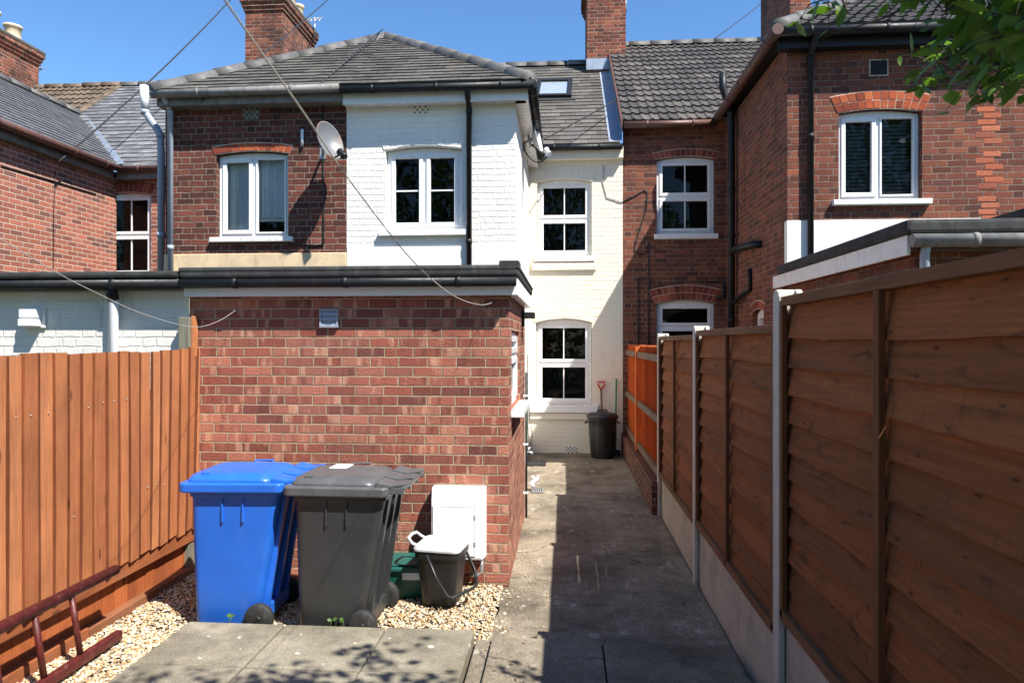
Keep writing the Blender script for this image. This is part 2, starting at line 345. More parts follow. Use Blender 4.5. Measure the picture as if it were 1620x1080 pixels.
def glass():
    s = NT('window_glass')
    fr = s.n('ShaderNodeFresnel'); fr.inputs['IOR'].default_value = 1.33
    tr = s.n('ShaderNodeBsdfTransparent'); tr.inputs[0].default_value = (0.80, 0.83, 0.82, 1)
    gl = s.n('ShaderNodeBsdfGlossy'); gl.inputs['Roughness'].default_value = 0.01
    nz = s.noise(s.obj(), 1.6, 2); s.l(s.bump(nz, 0.05, 0.05), gl.inputs['Normal'])
    mx = s.n('ShaderNodeMixShader'); s.l(fr.outputs[0], mx.inputs[0]); s.l(tr.outputs[0], mx.inputs[1]); s.l(gl.outputs[0], mx.inputs[2])
    s.l(mx.outputs[0], s.out.inputs[0]); return s.m
M['glass'] = glass()
M['sky_glass'] = plain('rooflight_glass', (0.35, 0.4, 0.44), 0.04, 0.05, spec=1.0, coat=1.0)

def leaf_mat():
    s = NT('green_leaf'); isl = s.island()
    c = s.ramp(isl, [(0.1, (0.05, 0.10, 0.018)), (0.5, (0.08, 0.15, 0.025)), (0.9, (0.12, 0.21, 0.04))])
    d = s.n('ShaderNodeBsdfPrincipled'); s.l(c, d.inputs['Base Color']); d.inputs['Roughness'].default_value = 0.45
    t = s.n('ShaderNodeBsdfTranslucent'); s.l(s.mix(1.0, c, (1.6, 1.9, 0.7), 'MULTIPLY'), t.inputs[0])
    mx = s.n('ShaderNodeMixShader'); mx.inputs[0].default_value = 0.35
    s.l(d.outputs[0], mx.inputs[1]); s.l(t.outputs[0], mx.inputs[2]); s.l(mx.outputs[0], s.out.inputs[0]); return s.m
M['leaf'] = leaf_mat()

def concrete(name, base, dark, lichen=0.0, moss=0.3, agg=0.5, scuff=0.0):
    s = NT(name); co = s.obj()
    n = s.noise(co, 1.4, 6, 0.65); n2 = s.noise(co, 7.0, 5, 0.7); f = s.noise(co, 120.0, 3, 0.6)
    c = s.mix(s.sm(n, 0.35, 0.7), base, dark)
    c = s.mix(1.0, c, s.ramp(n2, [(0.3, (0.72,) * 3), (0.7, (1.2,) * 3)]), 'MULTIPLY')
    c = s.mix(1.0, c, s.ramp(f, [(0.3, (1 - agg * 0.7,) * 3), (0.72, (1 + agg * 0.6,) * 3)]), 'MULTIPLY')
    vd = s.vor(co, 55.0); c = s.mix(s.math('MULTIPLY', s.sm(vd, 0.22, 0.10), 0.5 * agg), c, hx(186, 172, 150))
    m = s.noise(co, 2.7, 5, 0.7)
    c = s.mix(s.math('MULTIPLY', s.sm(m, 0.55, 0.74), moss), c, hx(84, 80, 44))
    if lichen > 0:
        wv = s.n('ShaderNodeVectorMath', operation='ADD'); s.l(co, wv.inputs[0])
        wn = s.n('ShaderNodeTexNoise'); wn.inputs['Scale'].default_value = 14; s.l(co, wn.inputs['Vector'])
        sc = s.n('ShaderNodeVectorMath', operation='SCALE'); s.l(wn.outputs[1], sc.inputs[0]); sc.inputs['Scale'].default_value = 0.06
        s.l(sc.outputs[0], wv.inputs[1])
        for scv, r0, r1 in ((4.2, 0.17, 0.15), (11.0, 0.22, 0.19)):
            vd = s.vor(wv.outputs[0], scv); vc = s.n('ShaderNodeTexVoronoi'); vc.inputs['Scale'].default_value = scv; s.l(wv.outputs[0], vc.inputs['Vector'])
            pick = s.math('GREATER_THAN', s.xyz(vc.outputs['Color'])[0], 0.62)
            rr = s.math('MULTIPLY', s.xyz(vc.outputs['Color'])[1], 0.16)
            e = s.math('SUBTRACT', vd, rr)
            c = s.mix(s.math('MULTIPLY', s.math('MULTIPLY', s.sm(e, 0.03, 0.0), pick), lichen), c, hx(190, 188, 176))
    if scuff > 0:
        sn = s.noise(s.scale(co, (1.6, 0.8, 1)), 4.0, 6, 0.75)
        c = s.mix(s.math('MULTIPLY', s.sm(sn, 0.56, 0.7), scuff), c, hx(196, 190, 176))
    cw = s.n('ShaderNodeVectorMath', operation='ADD'); s.l(co, cw.inputs[0]); cn = s.n('ShaderNodeTexNoise'); cn.inputs['Scale'].default_value = 2.5; cn.inputs['Detail'].default_value = 5; s.l(co, cn.inputs['Vector'])
    c2 = s.n('ShaderNodeVectorMath', operation='SCALE'); s.l(cn.outputs[1], c2.inputs[0]); c2.inputs['Scale'].default_value = 0.5; s.l(c2.outputs[0], cw.inputs[1])
    ck = s.vor(cw.outputs[0], 0.75, 'DISTANCE_TO_EDGE')
    ckm = s.math('MULTIPLY', s.sm(ck, 0.012, 0.004), s.sm(n2, 0.5, 0.6))
    c = s.mix(s.math('MULTIPLY', ckm, 0.6 if agg > .5 else 0.0), c, (0.02, 0.018, 0.014))
    h = s.math('ADD', s.math('MULTIPLY', n2, 0.8), f)
    s.bsdf(c, 0.93, s.bump(h, 0.5, 0.01), spec=0.25); return s.m
M['path'] = concrete('worn_concrete_path', hx(150, 138, 120), hx(98, 89, 76), 0.0, 0.18, 0.9, 0.6)
M['slab'] = concrete('weathered_paving_slab', hx(144, 137, 120), hx(104, 99, 85), 0.9, 0.3, 0.4)
M['slab2'] = concrete('rough_path_slab', hx(142, 132, 115), hx(102, 94, 80), 0.35, 0.2, 0.7)
M['soil'] = plain('bare_soil', (0.07, 0.055, 0.04), 0.95, 0.3, 3, bump=0.6, bscale=30)
M['earth'] = plain('garden_ground', (0.06, 0.065, 0.03), 0.95, 0.35, 0.8, bump=0.5, bscale=12)
def pebble_mat():
    s = NT('flint_gravel'); isl = s.island(); co = s.obj()
    c = s.ramp(isl, [(0.0, hx(206, 188, 156)), (0.2, hx(186, 154, 112)), (0.34, hx(212, 198, 172)), (0.5, hx(170, 134, 94)), (0.62, hx(196, 172, 136)),
                     (0.74, hx(142, 130, 116)), (0.86, hx(216, 206, 188)), (0.96, hx(178, 140, 100))], 'CONSTANT')
    n = s.noise(co, 60.0, 3); c = s.mix(1.0, c, s.ramp(n, [(0.3, (0.75,) * 3), (0.7, (1.15,) * 3)]), 'MULTIPLY')
    s.bsdf(c, 0.6, None, 0.4); return s.m
M['pebble'] = pebble_mat()

# ------------------------------------------------------------------ mesh builder
class MB:
    def __init__(s): s.v = []; s.f = []; s.sf = []
    def add(s, vs, fs, smooth=False):
        o = len(s.v); s.v += [tuple(p) for p in vs]
        for f in fs: s.f.append(tuple(i + o for i in f)); s.sf.append(smooth)
    def quad(s, a, b, c, d): s.add([a, b, c, d], [(0, 1, 2, 3)])
    def box(s, a, b, m=None):
        (x0, y0, z0), (x1, y1, z1) = a, b
        vs = [(x, y, z) for z in (z0, z1) for y in (y0, y1) for x in (x0, x1)]
        if m: vs = [m(*p) for p in vs]
        s.add(vs, [(0, 2, 3, 1), (4, 5, 7, 6), (0, 1, 5, 4), (2, 6, 7, 3), (0, 4, 6, 2), (1, 3, 7, 5)])
    def prism(s, poly, fn, d0, d1):
        n = len(poly)
        vs = [fn(u, z, d0) for u, z in poly] + [fn(u, z, d1) for u, z in poly]
        fs = [tuple(range(n)), tuple(range(2 * n - 1, n - 1, -1))] + [(i, i + n, (i + 1) % n + n, (i + 1) % n) for i in range(n)]
        s.add(vs, fs)
    def tube(s, pts, r, n=10, smooth=True, cap=True):
        pts = [Vector(p) for p in pts]; rs = r if isinstance(r, (list, tuple)) else [r] * len(pts)
        vs = []; prev = None
        for i, p in enumerate(pts):
            t = (pts[min(i + 1, len(pts) - 1)] - pts[max(i - 1, 0)]).normalized()
            if prev is None:
                a = Vector((0, 0, 1)) if abs(t.z) < 0.9 else Vector((1, 0, 0))
                x = t.cross(a).normalized()
            else:
                x = (prev - t * prev.dot(t)).normalized()
            prev = x; y = t.cross(x)
            for k in range(n):
                an = 2 * math.pi * k / n
                vs.append(p + (x * math.cos(an) + y * math.sin(an)) * rs[i])
        fs = []
        for i in range(len(pts) - 1):
            for k in range(n):
                fs.append((i * n + k, i * n + (k + 1) % n, (i + 1) * n + (k + 1) % n, (i + 1) * n + k))
        o = len(s.v); s.add(vs, fs, smooth)
        if cap:
            s.f.append(tuple(o + k for k in range(n - 1, -1, -1))); s.sf.append(False)
            e = o + (len(pts) - 1) * n
            s.f.append(tuple(e + k for k in range(n))); s.sf.append(False)
    def loft(s, rings, smooth=True, cap0=True, cap1=True):
        n = len(rings[0]); vs = [p for r in rings for p in r]; fs = []
        for i in range(len(rings) - 1):
            for k in range(n):
                fs.append((i * n + k, i * n + (k + 1) % n, (i + 1) * n + (k + 1) % n, (i + 1) * n + k))
        o = len(s.v); s.add(vs, fs, smooth)
        if cap0: s.f.append(tuple(o + k for k in range(n - 1, -1, -1))); s.sf.append(False)
        if cap1:
            e = o + (len(rings) - 1) * n
            s.f.append(tuple(e + k for k in range(n))); s.sf.append(False)
    def lathe(s, prof, c=(0, 0, 0), n=28, smooth=True):
        s.loft([[(c[0] + r * math.cos(2 * math.pi * k / n), c[1] + r * math.sin(2 * math.pi * k / n), c[2] + z) for k in range(n)] for r, z in prof], smooth)
    def build(s, name, mat, parent=None, bevel=0.0, recalc=True, seg=2, local=False):
        me = bpy.data.meshes.new(name); me.from_pydata(s.v, [], s.f)
        me.polygons.foreach_set('use_smooth', s.sf)
        if recalc:
            bm = bmesh.new(); bm.from_mesh(me); bmesh.ops.recalc_face_normals(bm, faces=bm.faces); bm.to_mesh(me); bm.free()
        me.update()
        me.materials.append(M[mat] if isinstance(mat, str) else mat)
        o = bpy.data.objects.new(name, me); COL.objects.link(o)
        if parent is not None:
            o.parent = parent
            if not local: o.location = -world_loc(parent)
        if bevel > 0:
            md = o.modifiers.new('bevel', 'BEVEL'); md.width = bevel; md.segments = seg; md.limit_method = 'ANGLE'; md.angle_limit = rad(40)
            md.harden_normals = False
        return o
def world_loc(o):
    l = Vector(o.location); p = o.parent
    while p is not None: l += Vector(p.location); p = p.parent
    return l
def tag(o, label=None, cat=None, group=None, kind=None):
    if label: o['label'] = label
    if cat: o['category'] = cat
    if group: o['group'] = group
    if kind: o['kind'] = kind
    return o
def thing(name, label, cat, loc=(0, 0, 0), rz=0.0, group=None):
    o = bpy.data.objects.new(name, None); COL.objects.link(o); o.empty_display_size = 0.2
    o.location = loc; o.rotation_euler = (0, 0, rz)
    return tag(o, label, cat, group)
def rrect(w, d, r, z, n=5, cx=0, cy=0):
    pts = []
    for sx, sy, a0 in ((1, 1, 0), (-1, 1, 90), (-1, -1, 180), (1, -1, 270)):
        for k in range(n):
            a = rad(a0 + 90 * k / (n - 1))
            pts.append((cx + sx * (w / 2 - r) + r * math.cos(a), cy + sy * (d / 2 - r) + r * math.sin(a), z))
    return pts
faceY = lambda Y: (lambda u, z, d: (u, Y + d, z))        # wall facing the camera; d runs into the wall
faceE = lambda X: (lambda u, z, d: (X - d, u, z))        # wall facing right (+X)
faceW = lambda X: (lambda u, z, d: (X + d, u, z))        # wall facing left (-X)

def archz(h, u):
    uc = (h['u0'] + h['u1']) / 2; hw = (h['u1'] - h['u0']) / 2
    return h['z1'] + h.get('rise', 0) * (1 - ((u - uc) / hw) ** 2)
def wall(mb, m, u0, u1, z0, z1, holes=(), reveal=0.12):
    bps = {u0, u1}
    for h in holes:
        n = 12 if h.get('rise', 0) > 0 else 1
        for k in range(n + 1): bps.add(h['u0'] + (h['u1'] - h['u0']) * k / n)
    bps = sorted(b for b in bps if u0 - 1e-6 <= b <= u1 + 1e-6)
    for a, b in zip(bps, bps[1:]):
        if b - a < 1e-6: continue
        c = (a + b) / 2; cur = (z0, z0)
        for h in sorted([h for h in holes if h['u0'] < c < h['u1']], key=lambda h: h['z0']):
            mb.quad(m(a, cur[0], 0), m(b, cur[1], 0), m(b, h['z0'], 0), m(a, h['z0'], 0))
            cur = (archz(h, a), archz(h, b))
            mb.quad(m(a, cur[0], 0), m(b, cur[1], 0), m(b, cur[1], reveal), m(a, cur[0], reveal))
            mb.quad(m(a, h['z0'], 0), m(b, h['z0'], 0), m(b, h['z0'], reveal), m(a, h['z0'], reveal))
        mb.quad(m(a, cur[0], 0), m(b, cur[1], 0), m(b, z1, 0), m(a, z1, 0))
    for h in holes:
        for uu in (h['u0'], h['u1']):
            mb.quad(m(uu, h['z0'], 0), m(uu, h['z1'], 0), m(uu, h['z1'], reveal), m(uu, h['z0'], reveal))
def arch_bricks(parent, m, h, mat, ring=0.115, rings=1, splay=0.10, name='brick_arch', proud=0.006):
    """voussoirs of the segmental arch over an opening, each its own wedge"""
    uc = (h['u0'] + h['u1']) / 2; hw = (h['u1'] - h['u0']) / 2; mb = MB(); r0 = random.Random(int(uc * 1000))
    mo = MB()
    def pt(s, off):
        u = uc + s * (hw + 0.02); z = archz(h, uc + s * hw) if abs(s) < 1 else h['z1']
        sl = -2 * h['rise'] * s / hw
        n = Vector((-sl + s * splay, 1)).normalized()
        return (u + n.x * off, z + n.y * off)
    for k in range(rings):
        o0 = k * ring + 0.004; o1 = (k + 1) * ring - 0.005
        N = max(8, int(2 * hw / 0.078))
        for i in range(N):
            sa = -1 + 2 * i / N; sb = -1 + 2 * (i + 1) / N; g = 0.06 / N
            poly = [pt(sa + g, o0), pt(sb - g, o0), pt(sb - g, o1), pt(sa + g, o1)]
            mb.prism(poly, m, -proud - r0.uniform(0, 0.004), 0.02)
    N = 14
    for i in range(N):
        sa = -1 + 2 * i / N; sb = -1 + 2 * (i + 1) / N
        mo.prism([pt(sa, -0.003), pt(sb, -0.003), pt(sb, rings * ring + 0.006), pt(sa, rings * ring + 0.006)], m, -proud + 0.003, 0.015)
    a = mb.build(name, mat, parent, bevel=0.003, seg=1); mo.build('mortar_joint', 'mortar' if mat != 'white_brick' and mat != 'cream_brick' else mat, a)
    return a

def window(parent, m, h, style='sash', d0=0.075, frame='upvc', sill=None, curtain=None, name='window', bars=True, fw=0.055, top_open=None, sillmat='upvc'):
    """PVC window filling an opening; children: pane, glazing_bar, sill, interior, curtain or blind"""
    u0, u1, z0, z1, rise = h['u0'] + 0.006, h['u1'] - 0.006, h['z0'] + 0.004, h['z1'], h.get('rise', 0)
    mb = MB(); d1 = d0 + 0.065
    N = 12; top = []
    hh = dict(h); hh['u0'] = u0; hh['u1'] = u1; hh['z1'] = z1 - 0.006
    for k in range(N + 1):
        u = u1 + (u0 - u1) * k / N; top.append((u, archz(hh, u)))
    zi = z1 - fw * 0.9 + rise * 0.15                          # straight inner head
    mb.prism([(u0, zi), (u1, zi)] + top, m, d0, d1)
    mb.prism([(u0, z0), (u0 + fw, z0), (u0 + fw, zi), (u0, zi)], m, d0, d1)
    mb.prism([(u1 - fw, z0), (u1, z0), (u1, zi), (u1 - fw, zi)], m, d0, d1)
    mb.prism([(u0 + fw, z0), (u1 - fw, z0), (u1 - fw, z0 + fw), (u0 + fw, z0 + fw)], m, d0, d1)
    A, B, C, D = u0 + fw, u1 - fw, z0 + fw, zi
    cells = []
    if style == 'sash':
        zm = (C + D) / 2; t = 0.028
        mb.prism([(A, zm - t), (B, zm - t), (B, zm + t), (A, zm + t)], m, d0 + 0.002, d1)
        cells = [(A, B, C, zm - t), (A, B, zm + t, D)]
    elif style == 'casement':
        um = (A + B) / 2; t = 0.03
        mb.prism([(um - t, C), (um + t, C), (um + t, D), (um - t, D)], m, d0 + 0.002, d1)
        cells = [(A, um - t, C, D), (um + t, B, C, D)]
    elif style == 'toplight':
        zm = D - (D - C) * 0.30; t = 0.028
        mb.prism([(A, zm - t), (B, zm - t), (B, zm + t), (A, zm + t)], m, d0 + 0.002, d1)
        cells = [(A, B, C, zm - t), (A, B, zm + t, D)]
    else:
        cells = [(A, B, C, D)]
    sw = 0.042
    for i, (a, b, c, d) in enumerate(cells):
        if style == 'casement' and not bars and i == 1: sw2 = 0.014
        else: sw2 = sw
        e0 = d0 - 0.014; e1 = d0 + 0.045
        mb.prism([(a - .008, c - .008), (b + .008, c - .008), (b + .008, c + sw2), (a - .008, c + sw2)], m, e0, e1)
        mb.prism([(a - .008, d - sw2), (b + .008, d - sw2), (b + .008, d + .008), (a - .008, d + .008)], m, e0, e1)
        mb.prism([(a - .008, c + sw2), (a + sw2, c + sw2), (a + sw2, d - sw2), (a - .008, d - sw2)], m, e0, e1)
        mb.prism([(b - sw2, c + sw2), (b + .008, c + sw2), (b + .008, d - sw2), (b - sw2, d - sw2)], m, e0, e1)
    w = mb.build(name, frame, parent, bevel=0.004)
    g = MB(); gb = MB()
    for a, b, c, d in cells:
        g.quad(m(a, c, d0 + 0.025), m(b, c, d0 + 0.025), m(b, d, d0 + 0.025), m(a, d, d0 + 0.025))
        if bars:
            if style == 'sash': gb.prism([((a + b) / 2 - .009, c + sw), ((a + b) / 2 + .009, c + sw), ((a + b) / 2 + .009, d - sw), ((a + b) / 2 - .009, d - sw)], m, d0 + .006, d0 + .03)
            elif style == 'casement': gb.prism([(a + sw, (c + d) / 2 - .009), (b - sw, (c + d) / 2 - .009), (b - sw, (c + d) / 2 + .009), (a + sw, (c + d) / 2 + .009)], m, d0 + .006, d0 + .03)
    g.build('pane', 'glass', w, recalc=False)
    if bars and gb.v: gb.build('glazing_bar', frame, w)
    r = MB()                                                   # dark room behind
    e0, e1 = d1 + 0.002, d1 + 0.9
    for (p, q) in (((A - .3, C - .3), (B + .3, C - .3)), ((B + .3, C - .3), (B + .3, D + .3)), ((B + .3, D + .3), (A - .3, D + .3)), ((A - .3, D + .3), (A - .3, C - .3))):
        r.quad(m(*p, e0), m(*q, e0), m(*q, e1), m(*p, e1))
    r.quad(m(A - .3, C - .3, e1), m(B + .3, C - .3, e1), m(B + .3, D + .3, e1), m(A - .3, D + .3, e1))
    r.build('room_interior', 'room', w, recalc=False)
    if curtain == 'curtain':
        c = MB(); n = 60
        dr = d1 + 0.03
        def cu(a, b, zb):
            pts = []
            for k in range(n + 1):
                u = a + (b - a) * k / n; w_ = 0.018 * math.sin(k * 0.9) + 0.012 * math.sin(k * 2.3 + 1)
                pts.append((u, w_))
            for (ua, wa), (ub, wb) in zip(pts, pts[1:]):
                c.add([m(ua, zb, dr + wa), m(ub, zb, dr + wb), m(ub, D + .1, dr + wb * .5), m(ua, D + .1, dr + wa * .5)], [(0, 1, 2, 3)], True)
        um = (A + B) / 2
        cu(A - .05, um, C - .05); cu(um - 0.02, B + .05, C + (D - C) * 0.22)
        c.build('net_curtain', 'curtain', w, recalc=False)
        if True:
            bl = MB(); bl.box((um + 0.02, C + (D - C) * .17, dr - .02), (B, C + (D - C) * .21, dr), m=lambda x, y, z: m(x, y, z))
            bl.build('blind_bar', 'upvc', w)
    if curtain == 'blind':
        c = MB(); z = C
        while z < D:
            c.prism([(A, z), (B, z), (B, z + 0.034), (A, z + 0.034)], m, d1 + 0.03, d1 + 0.034); z += 0.047
        c.build('slat_blind', 'blind', w)
    if sill:
        ext, hgt, proj = sill
        s = MB(); s.prism([(u0 - ext, z0 - hgt), (u1 + ext, z0 - hgt), (u1 + ext, z0 - 0.008), (u0 - ext, z0 - 0.008)], m, -proj, d0 + 0.05)
        s.build('sill', sillmat, w, bevel=0.006)
    return w

def slates(mb, e0, e1, r0, r1, gauge=0.19, width=0.26, t=0.014, seed=1, base=None, jit=0.006):
    e0, e1, r0, r1 = map(Vector, (e0, e1, r0, r1)); rr = random.Random(seed)
    ed = (e1 - e0).normalized(); up = ((r0 + r1) / 2 - (e0 + e1) / 2); up = (up - ed * up.dot(ed)); S = up.length; up.normalize()
    nrm = ed.cross(up).normalized()
    if nrm.z < 0: nrm = -nrm
    loc = lambda p: ((p - e0).dot(ed), (p - e0).dot(up))
    L0 = 0.0; R0 = (e1 - e0).length; L1 = loc(r0)[0]; R1 = loc(r1)[0]
    n = max(1, round(S / gauge)); g = S / n
    if base is not None:
        base.quad(e0 - nrm * .012, e1 - nrm * .012, r1 - nrm * .012, r0 - nrm * .012)
    for i in range(n):
        va, vb = i * g, (i + 1) * g + g * 0.05
        fa, fb = i / n, min(1, (i + 1) / n)
        la, ra = L0 + (L1 - L0) * fa, R0 + (R1 - R0) * fa
        lb, rb = L0 + (L1 - L0) * fb, R0 + (R1 - R0) * fb
        u = min(la, lb) - (0.5 * width if i % 2 else 0) - 0.03
        while u < max(ra, rb):
            w = width * rr.uniform(0.97, 1.03); a, b = u + .002, u + w - .002; u += w
            xa0, xa1 = min(max(a, la), ra), min(max(b, la), ra); xb0, xb1 = min(max(a, lb), rb), min(max(b, lb), rb)
            if xa1 - xa0 < .004 and xb1 - xb0 < .004: continue
            j = rr.uniform(0, jit); j2 = rr.uniform(0, jit); dv = rr.uniform(-.006, .006)
            P = lambda x, v, h: e0 + ed * x + up * v + nrm * h
            vs = [P(xa0, va + dv, t + j), P(xa1, va + dv, t + j2), P(xb1, vb, 0.001), P(xb0, vb, 0.001), P(xa0, va + dv, -0.004), P(xa1, va + dv, -0.004)]
            mb.add(vs, [(0, 1, 2, 3), (4, 5, 1, 0)])
def tiles(mb, e0, e1, r0, r1, gauge=0.30, width=0.30, t=0.028, seed=1, base=None, amp=0.024, rolls=2):
    e0, e1, r0, r1 = map(Vector, (e0, e1, r0, r1)); rr = random.Random(seed)
    ed = (e1 - e0).normalized(); up = ((r0 + r1) / 2 - (e0 + e1) / 2); up = (up - ed * up.dot(ed)); S = up.length; up.normalize()
    nrm = ed.cross(up).normalized()
    if nrm.z < 0: nrm = -nrm
    L1 = (r0 - e0).dot(ed); R0 = (e1 - e0).length; R1 = (r1 - e0).dot(ed)
    n = max(1, round(S / gauge)); g = S / n; K = 12
    if base is not None: base.quad(e0 - nrm * .012, e1 - nrm * .012, r1 - nrm * .012, r0 - nrm * .012)
    P = lambda x, v, h: e0 + ed * x + up * v + nrm * h
    for i in range(n):
        va, vb = i * g, (i + 1) * g + .02; fa, fb = i / n, min(1, (i + 1) / n)
        la, ra = L1 * fa, R0 + (R1 - R0) * fa; lb, rb = L1 * fb, R0 + (R1 - R0) * fb
        k = math.floor(min(la, lb) / width)
        while k * width < max(ra, rb):
            j = rr.uniform(0, .006); dv = rr.uniform(-.008, .008); vs = []
            for q in range(K + 1):
                x = (k + q / K) * width; ph = (q / K * rolls) % 1.0
                hgt = amp * (math.sin(math.pi * min(1, ph / 0.55)) ** 1.2 if ph < 0.55 else 0.0)
                xa = min(max(x, la), ra); xb = min(max(x, lb), rb)
                vs += [P(xa, va + dv, -0.004), P(xa, va + dv, t + hgt + j), P(xb, vb, 0.002 + hgt)]
            fs = []
            for q in range(K):
                a = q * 3; b = a + 3
                fs += [(a, b, b + 1, a + 1), (a + 1, b + 1, b + 2, a + 2)]
            xs0 = min(max(k * width, la), ra); xs1 = min(max((k + 1) * width, la), ra); xt0 = min(max(k * width, lb), rb); xt1 = min(max((k + 1) * width, lb), rb)
            if xs1 - xs0 > .01 or xt1 - xt0 > .01: mb.add(vs, fs, False)
            k += 1
def ridge_run(mb, a, b, r=0.10, step=0.42, seed=1, flat=1.1):
    a, b = Vector(a), Vector(b); L = (b - a).length; d = (b - a).normalized(); rr = random.Random(seed); n = max(1, round(L / step))
    x = d.cross(Vector((0, 0, 1))).normalized(); y = x.cross(d).normalized()
    if y.z < 0: y = -y
    for i in range(n):
        p0, p1 = a + d * (L * i / n), a + d * (L * (i + 1) / n - 0.006)
        q = rr.uniform(-.006, .008); ring = []
        for p, k in ((p0, 1.04), (p1, 0.98)):
            ring.append([p + x * (r * k * math.cos(th)) + y * (r * flat * k * math.sin(th) + q - 0.055) for th in [math.pi * (0.0 + j / 8) for j in range(9)]])
        o = len(mb.v); n9 = 9
        mb.add(ring[0] + ring[1], [(j, j + 1, j + 10, j + 9) for j in range(8)] + [tuple(range(8, -1, -1)), tuple(range(9, 18))], True)
def ridges(parent, mat, runs):
    for i, (a, b, r) in enumerate(runs):
        mb = MB(); ridge_run(mb, a, b, r, .44, int(r * 1000) + i); mb.build('ridge_tiles', mat, parent)
def gutter(parent, a, b, mat, r=0.055, name='gutter', brackets=0.9):
    mb = MB(); mb.tube([a, b], r, 14)
    a, b = Vector(a), Vector(b); L = (b - a).length; n = int(L / brackets); d = (b - a).normalized()
    for i in range(n + 1):
        c = a + (b - a) * ((i + 0.5) / (n + 1)); mb.tube([c - d * .02, c + d * .02], r * 1.12, 14)
    return mb.build(name, mat, parent)
def pipe(parent, pts, r, mat, name='downpipe', collars=()):
    mb = MB(); mb.tube(pts, r, 14)
    for c in collars:
        c = Vector(c); mb.tube([c - Vector((0, 0, .03)), c + Vector((0, 0, .03))], r * 1.18, 14)
    o = mb.build(name, mat, parent)
    return o
def curve_pts(a, b, sag, n=24):
    a, b = Vector(a), Vector(b)
    return [a + (b - a) * (k / n) - Vector((0, 0, 4 * sag * (k / n) * (1 - k / n))) for k in range(n + 1)]
def hole_px(x0, x1, ytop, ybot, Y, rise_px=0):
    a = onY(x0, ybot, Y); b = onY(x1, ytop, Y); c = onY((x0 + x1) / 2, ytop - rise_px, Y)
    mid = onY((x0 + x1) / 2, ytop, Y)
    z0 = onY((x0 + x1) / 2, ybot, Y).z
    return dict(u0=a.x, u1=b.x, z0=z0, z1=mid.z, rise=c.z - mid.z)

def spline(ps, n=14):
    out = []
    for i in range(len(ps) - 1):
        p0, p1, p2, p3 = ps[max(i - 1, 0)], ps[i], ps[i + 1], ps[min(i + 2, len(ps) - 1)]
        for k in range(n):
            t = k / n; out.append(0.5 * ((2 * p1) + (p2 - p0) * t + (2 * p0 - 5 * p1 + 4 * p2 - p3) * t * t + (3 * p1 - p0 - 3 * p2 + p3) * t ** 3))
    return out + [ps[-1]]
YS, YG, YB = 5.2, 8.4, 11.5
XL, XP, XR = -5.11, -2.73, -0.60          # paired rear wings: outer left, party line, outer right
XD = 0.97                                  # party line white house / right house
XD0, XD1, XD2 = 2.66, 4.88, 7.2            # right pair of wings
XA = -7.9; XA2 = -10.1
ZE = 5.0
RX, RY, RZ = -2.85, 10.73, 6.74            # apex of the left pair's hip roof

def air_brick(parent, m, u, z, w, h, mat, holec='room'):
    mb = MB(); mb.prism([(u - w / 2, z - h / 2), (u + w / 2, z - h / 2), (u + w / 2, z + h / 2), (u - w / 2, z + h / 2)], m, -0.008, 0.02)
    o = mb.build('air_brick', mat, parent, bevel=0.003)
    hb = MB()
    nx, nz = 6, 5
    for i in range(nx):
        for j in range(nz):
            if (i + j) % 2: continue
            a = u - w / 2 + w * (i + .5) / nx; b = z - h / 2 + h * (j + .5) / nz; q = w / nx * 0.32
            hb.prism([(a - q, b - q), (a + q, b - q), (a + q, b + q), (a - q, b + q)], m, -0.0095, 0.0)
    hb.build('vent_hole', holec, o)
    return o
def chimney(parent, x0, x1, y0, y1, zb, zt, pots, mat='brick_chim'):
    mb = MB(); mb.box((x0, y0, zb), (x1, y1, zt - 0.34))
    for k, (o, h) in enumerate(((0.03, .08), (.06, .09), (.09, .09))):
        z = zt - 0.34 + sum((.08, .09, .09)[:k]); mb.box((x0 - o, y0 - o, z), (x1 + o, y1 + o, z + h))
    c = mb.build('chimney', mat, parent)
    k = MB(); k.box((x0 - .10, y0 - .10, zt - 0.08), (x1 + .10, y1 + .10, zt)); k.build('chimney_cap', 'cap', c, bevel=0.02)
    for (px, py, r, h) in pots:
        p = MB(); p.lathe([(r * 1.05, 0), (r * 1.1, .05), (r * .95, .08), (r * .9, h - .08), (r * 1.1, h - .06), (r * 1.1, h - .01), (r * .8, h), (r * .78, h - .1)], (px, py, zt), 20)
        p.build('chimney_pot', 'pot', c)
    return c

# ================================================================== THE SETTING
g = MB(); 
g.quad((-120, -60, -0.06), (120, -60, -0.06), (120, 160, -0.06), (-120, 160, -0.06))
tag(g.build('ground', 'earth'), kind='structure')
XPATH0, XPATH1 = -0.46, 1.0
p = MB(); nx, ny = 16, 90                                      # worn concrete path with a gentle wobble
grid = []
for j in range(ny + 1):
    for i in range(nx + 1):
        x = XPATH0 - (0.16 if True else 0) * 0 + (XPATH1 + 0.02 - XPATH0) * i / nx; y = 3.0 + (YB - 3.0) * j / ny
        if i == 0 and y < 5.2: x -= 0.02 + 0.03 * math.sin(y * 9)
        grid.append((x, y, 0.004 * math.sin(x * 5 + y * 2.3) + 0.003 * math.sin(y * 7.1)))
p.add(grid, [(j * (nx + 1) + i, j * (nx + 1) + i + 1, (j + 1) * (nx + 1) + i + 1, (j + 1) * (nx + 1) + i) for j in range(ny) for i in range(nx)], True)
tag(p.build('path', 'path'), kind='structure')
p2 = MB(); p2.quad((-0.62, 5.9, -0.004), (-0.40, 5.9, -0.004), (-0.40, YB, -0.004), (-0.62, YB, -0.004)); p2.quad((-0.75, 7.4, -0.008), (-.40, 7.4, -.008), (-.40, YB, -.008), (-.75, YB, -.008))
tag(p2.build('path_edge', 'path'), kind='structure')
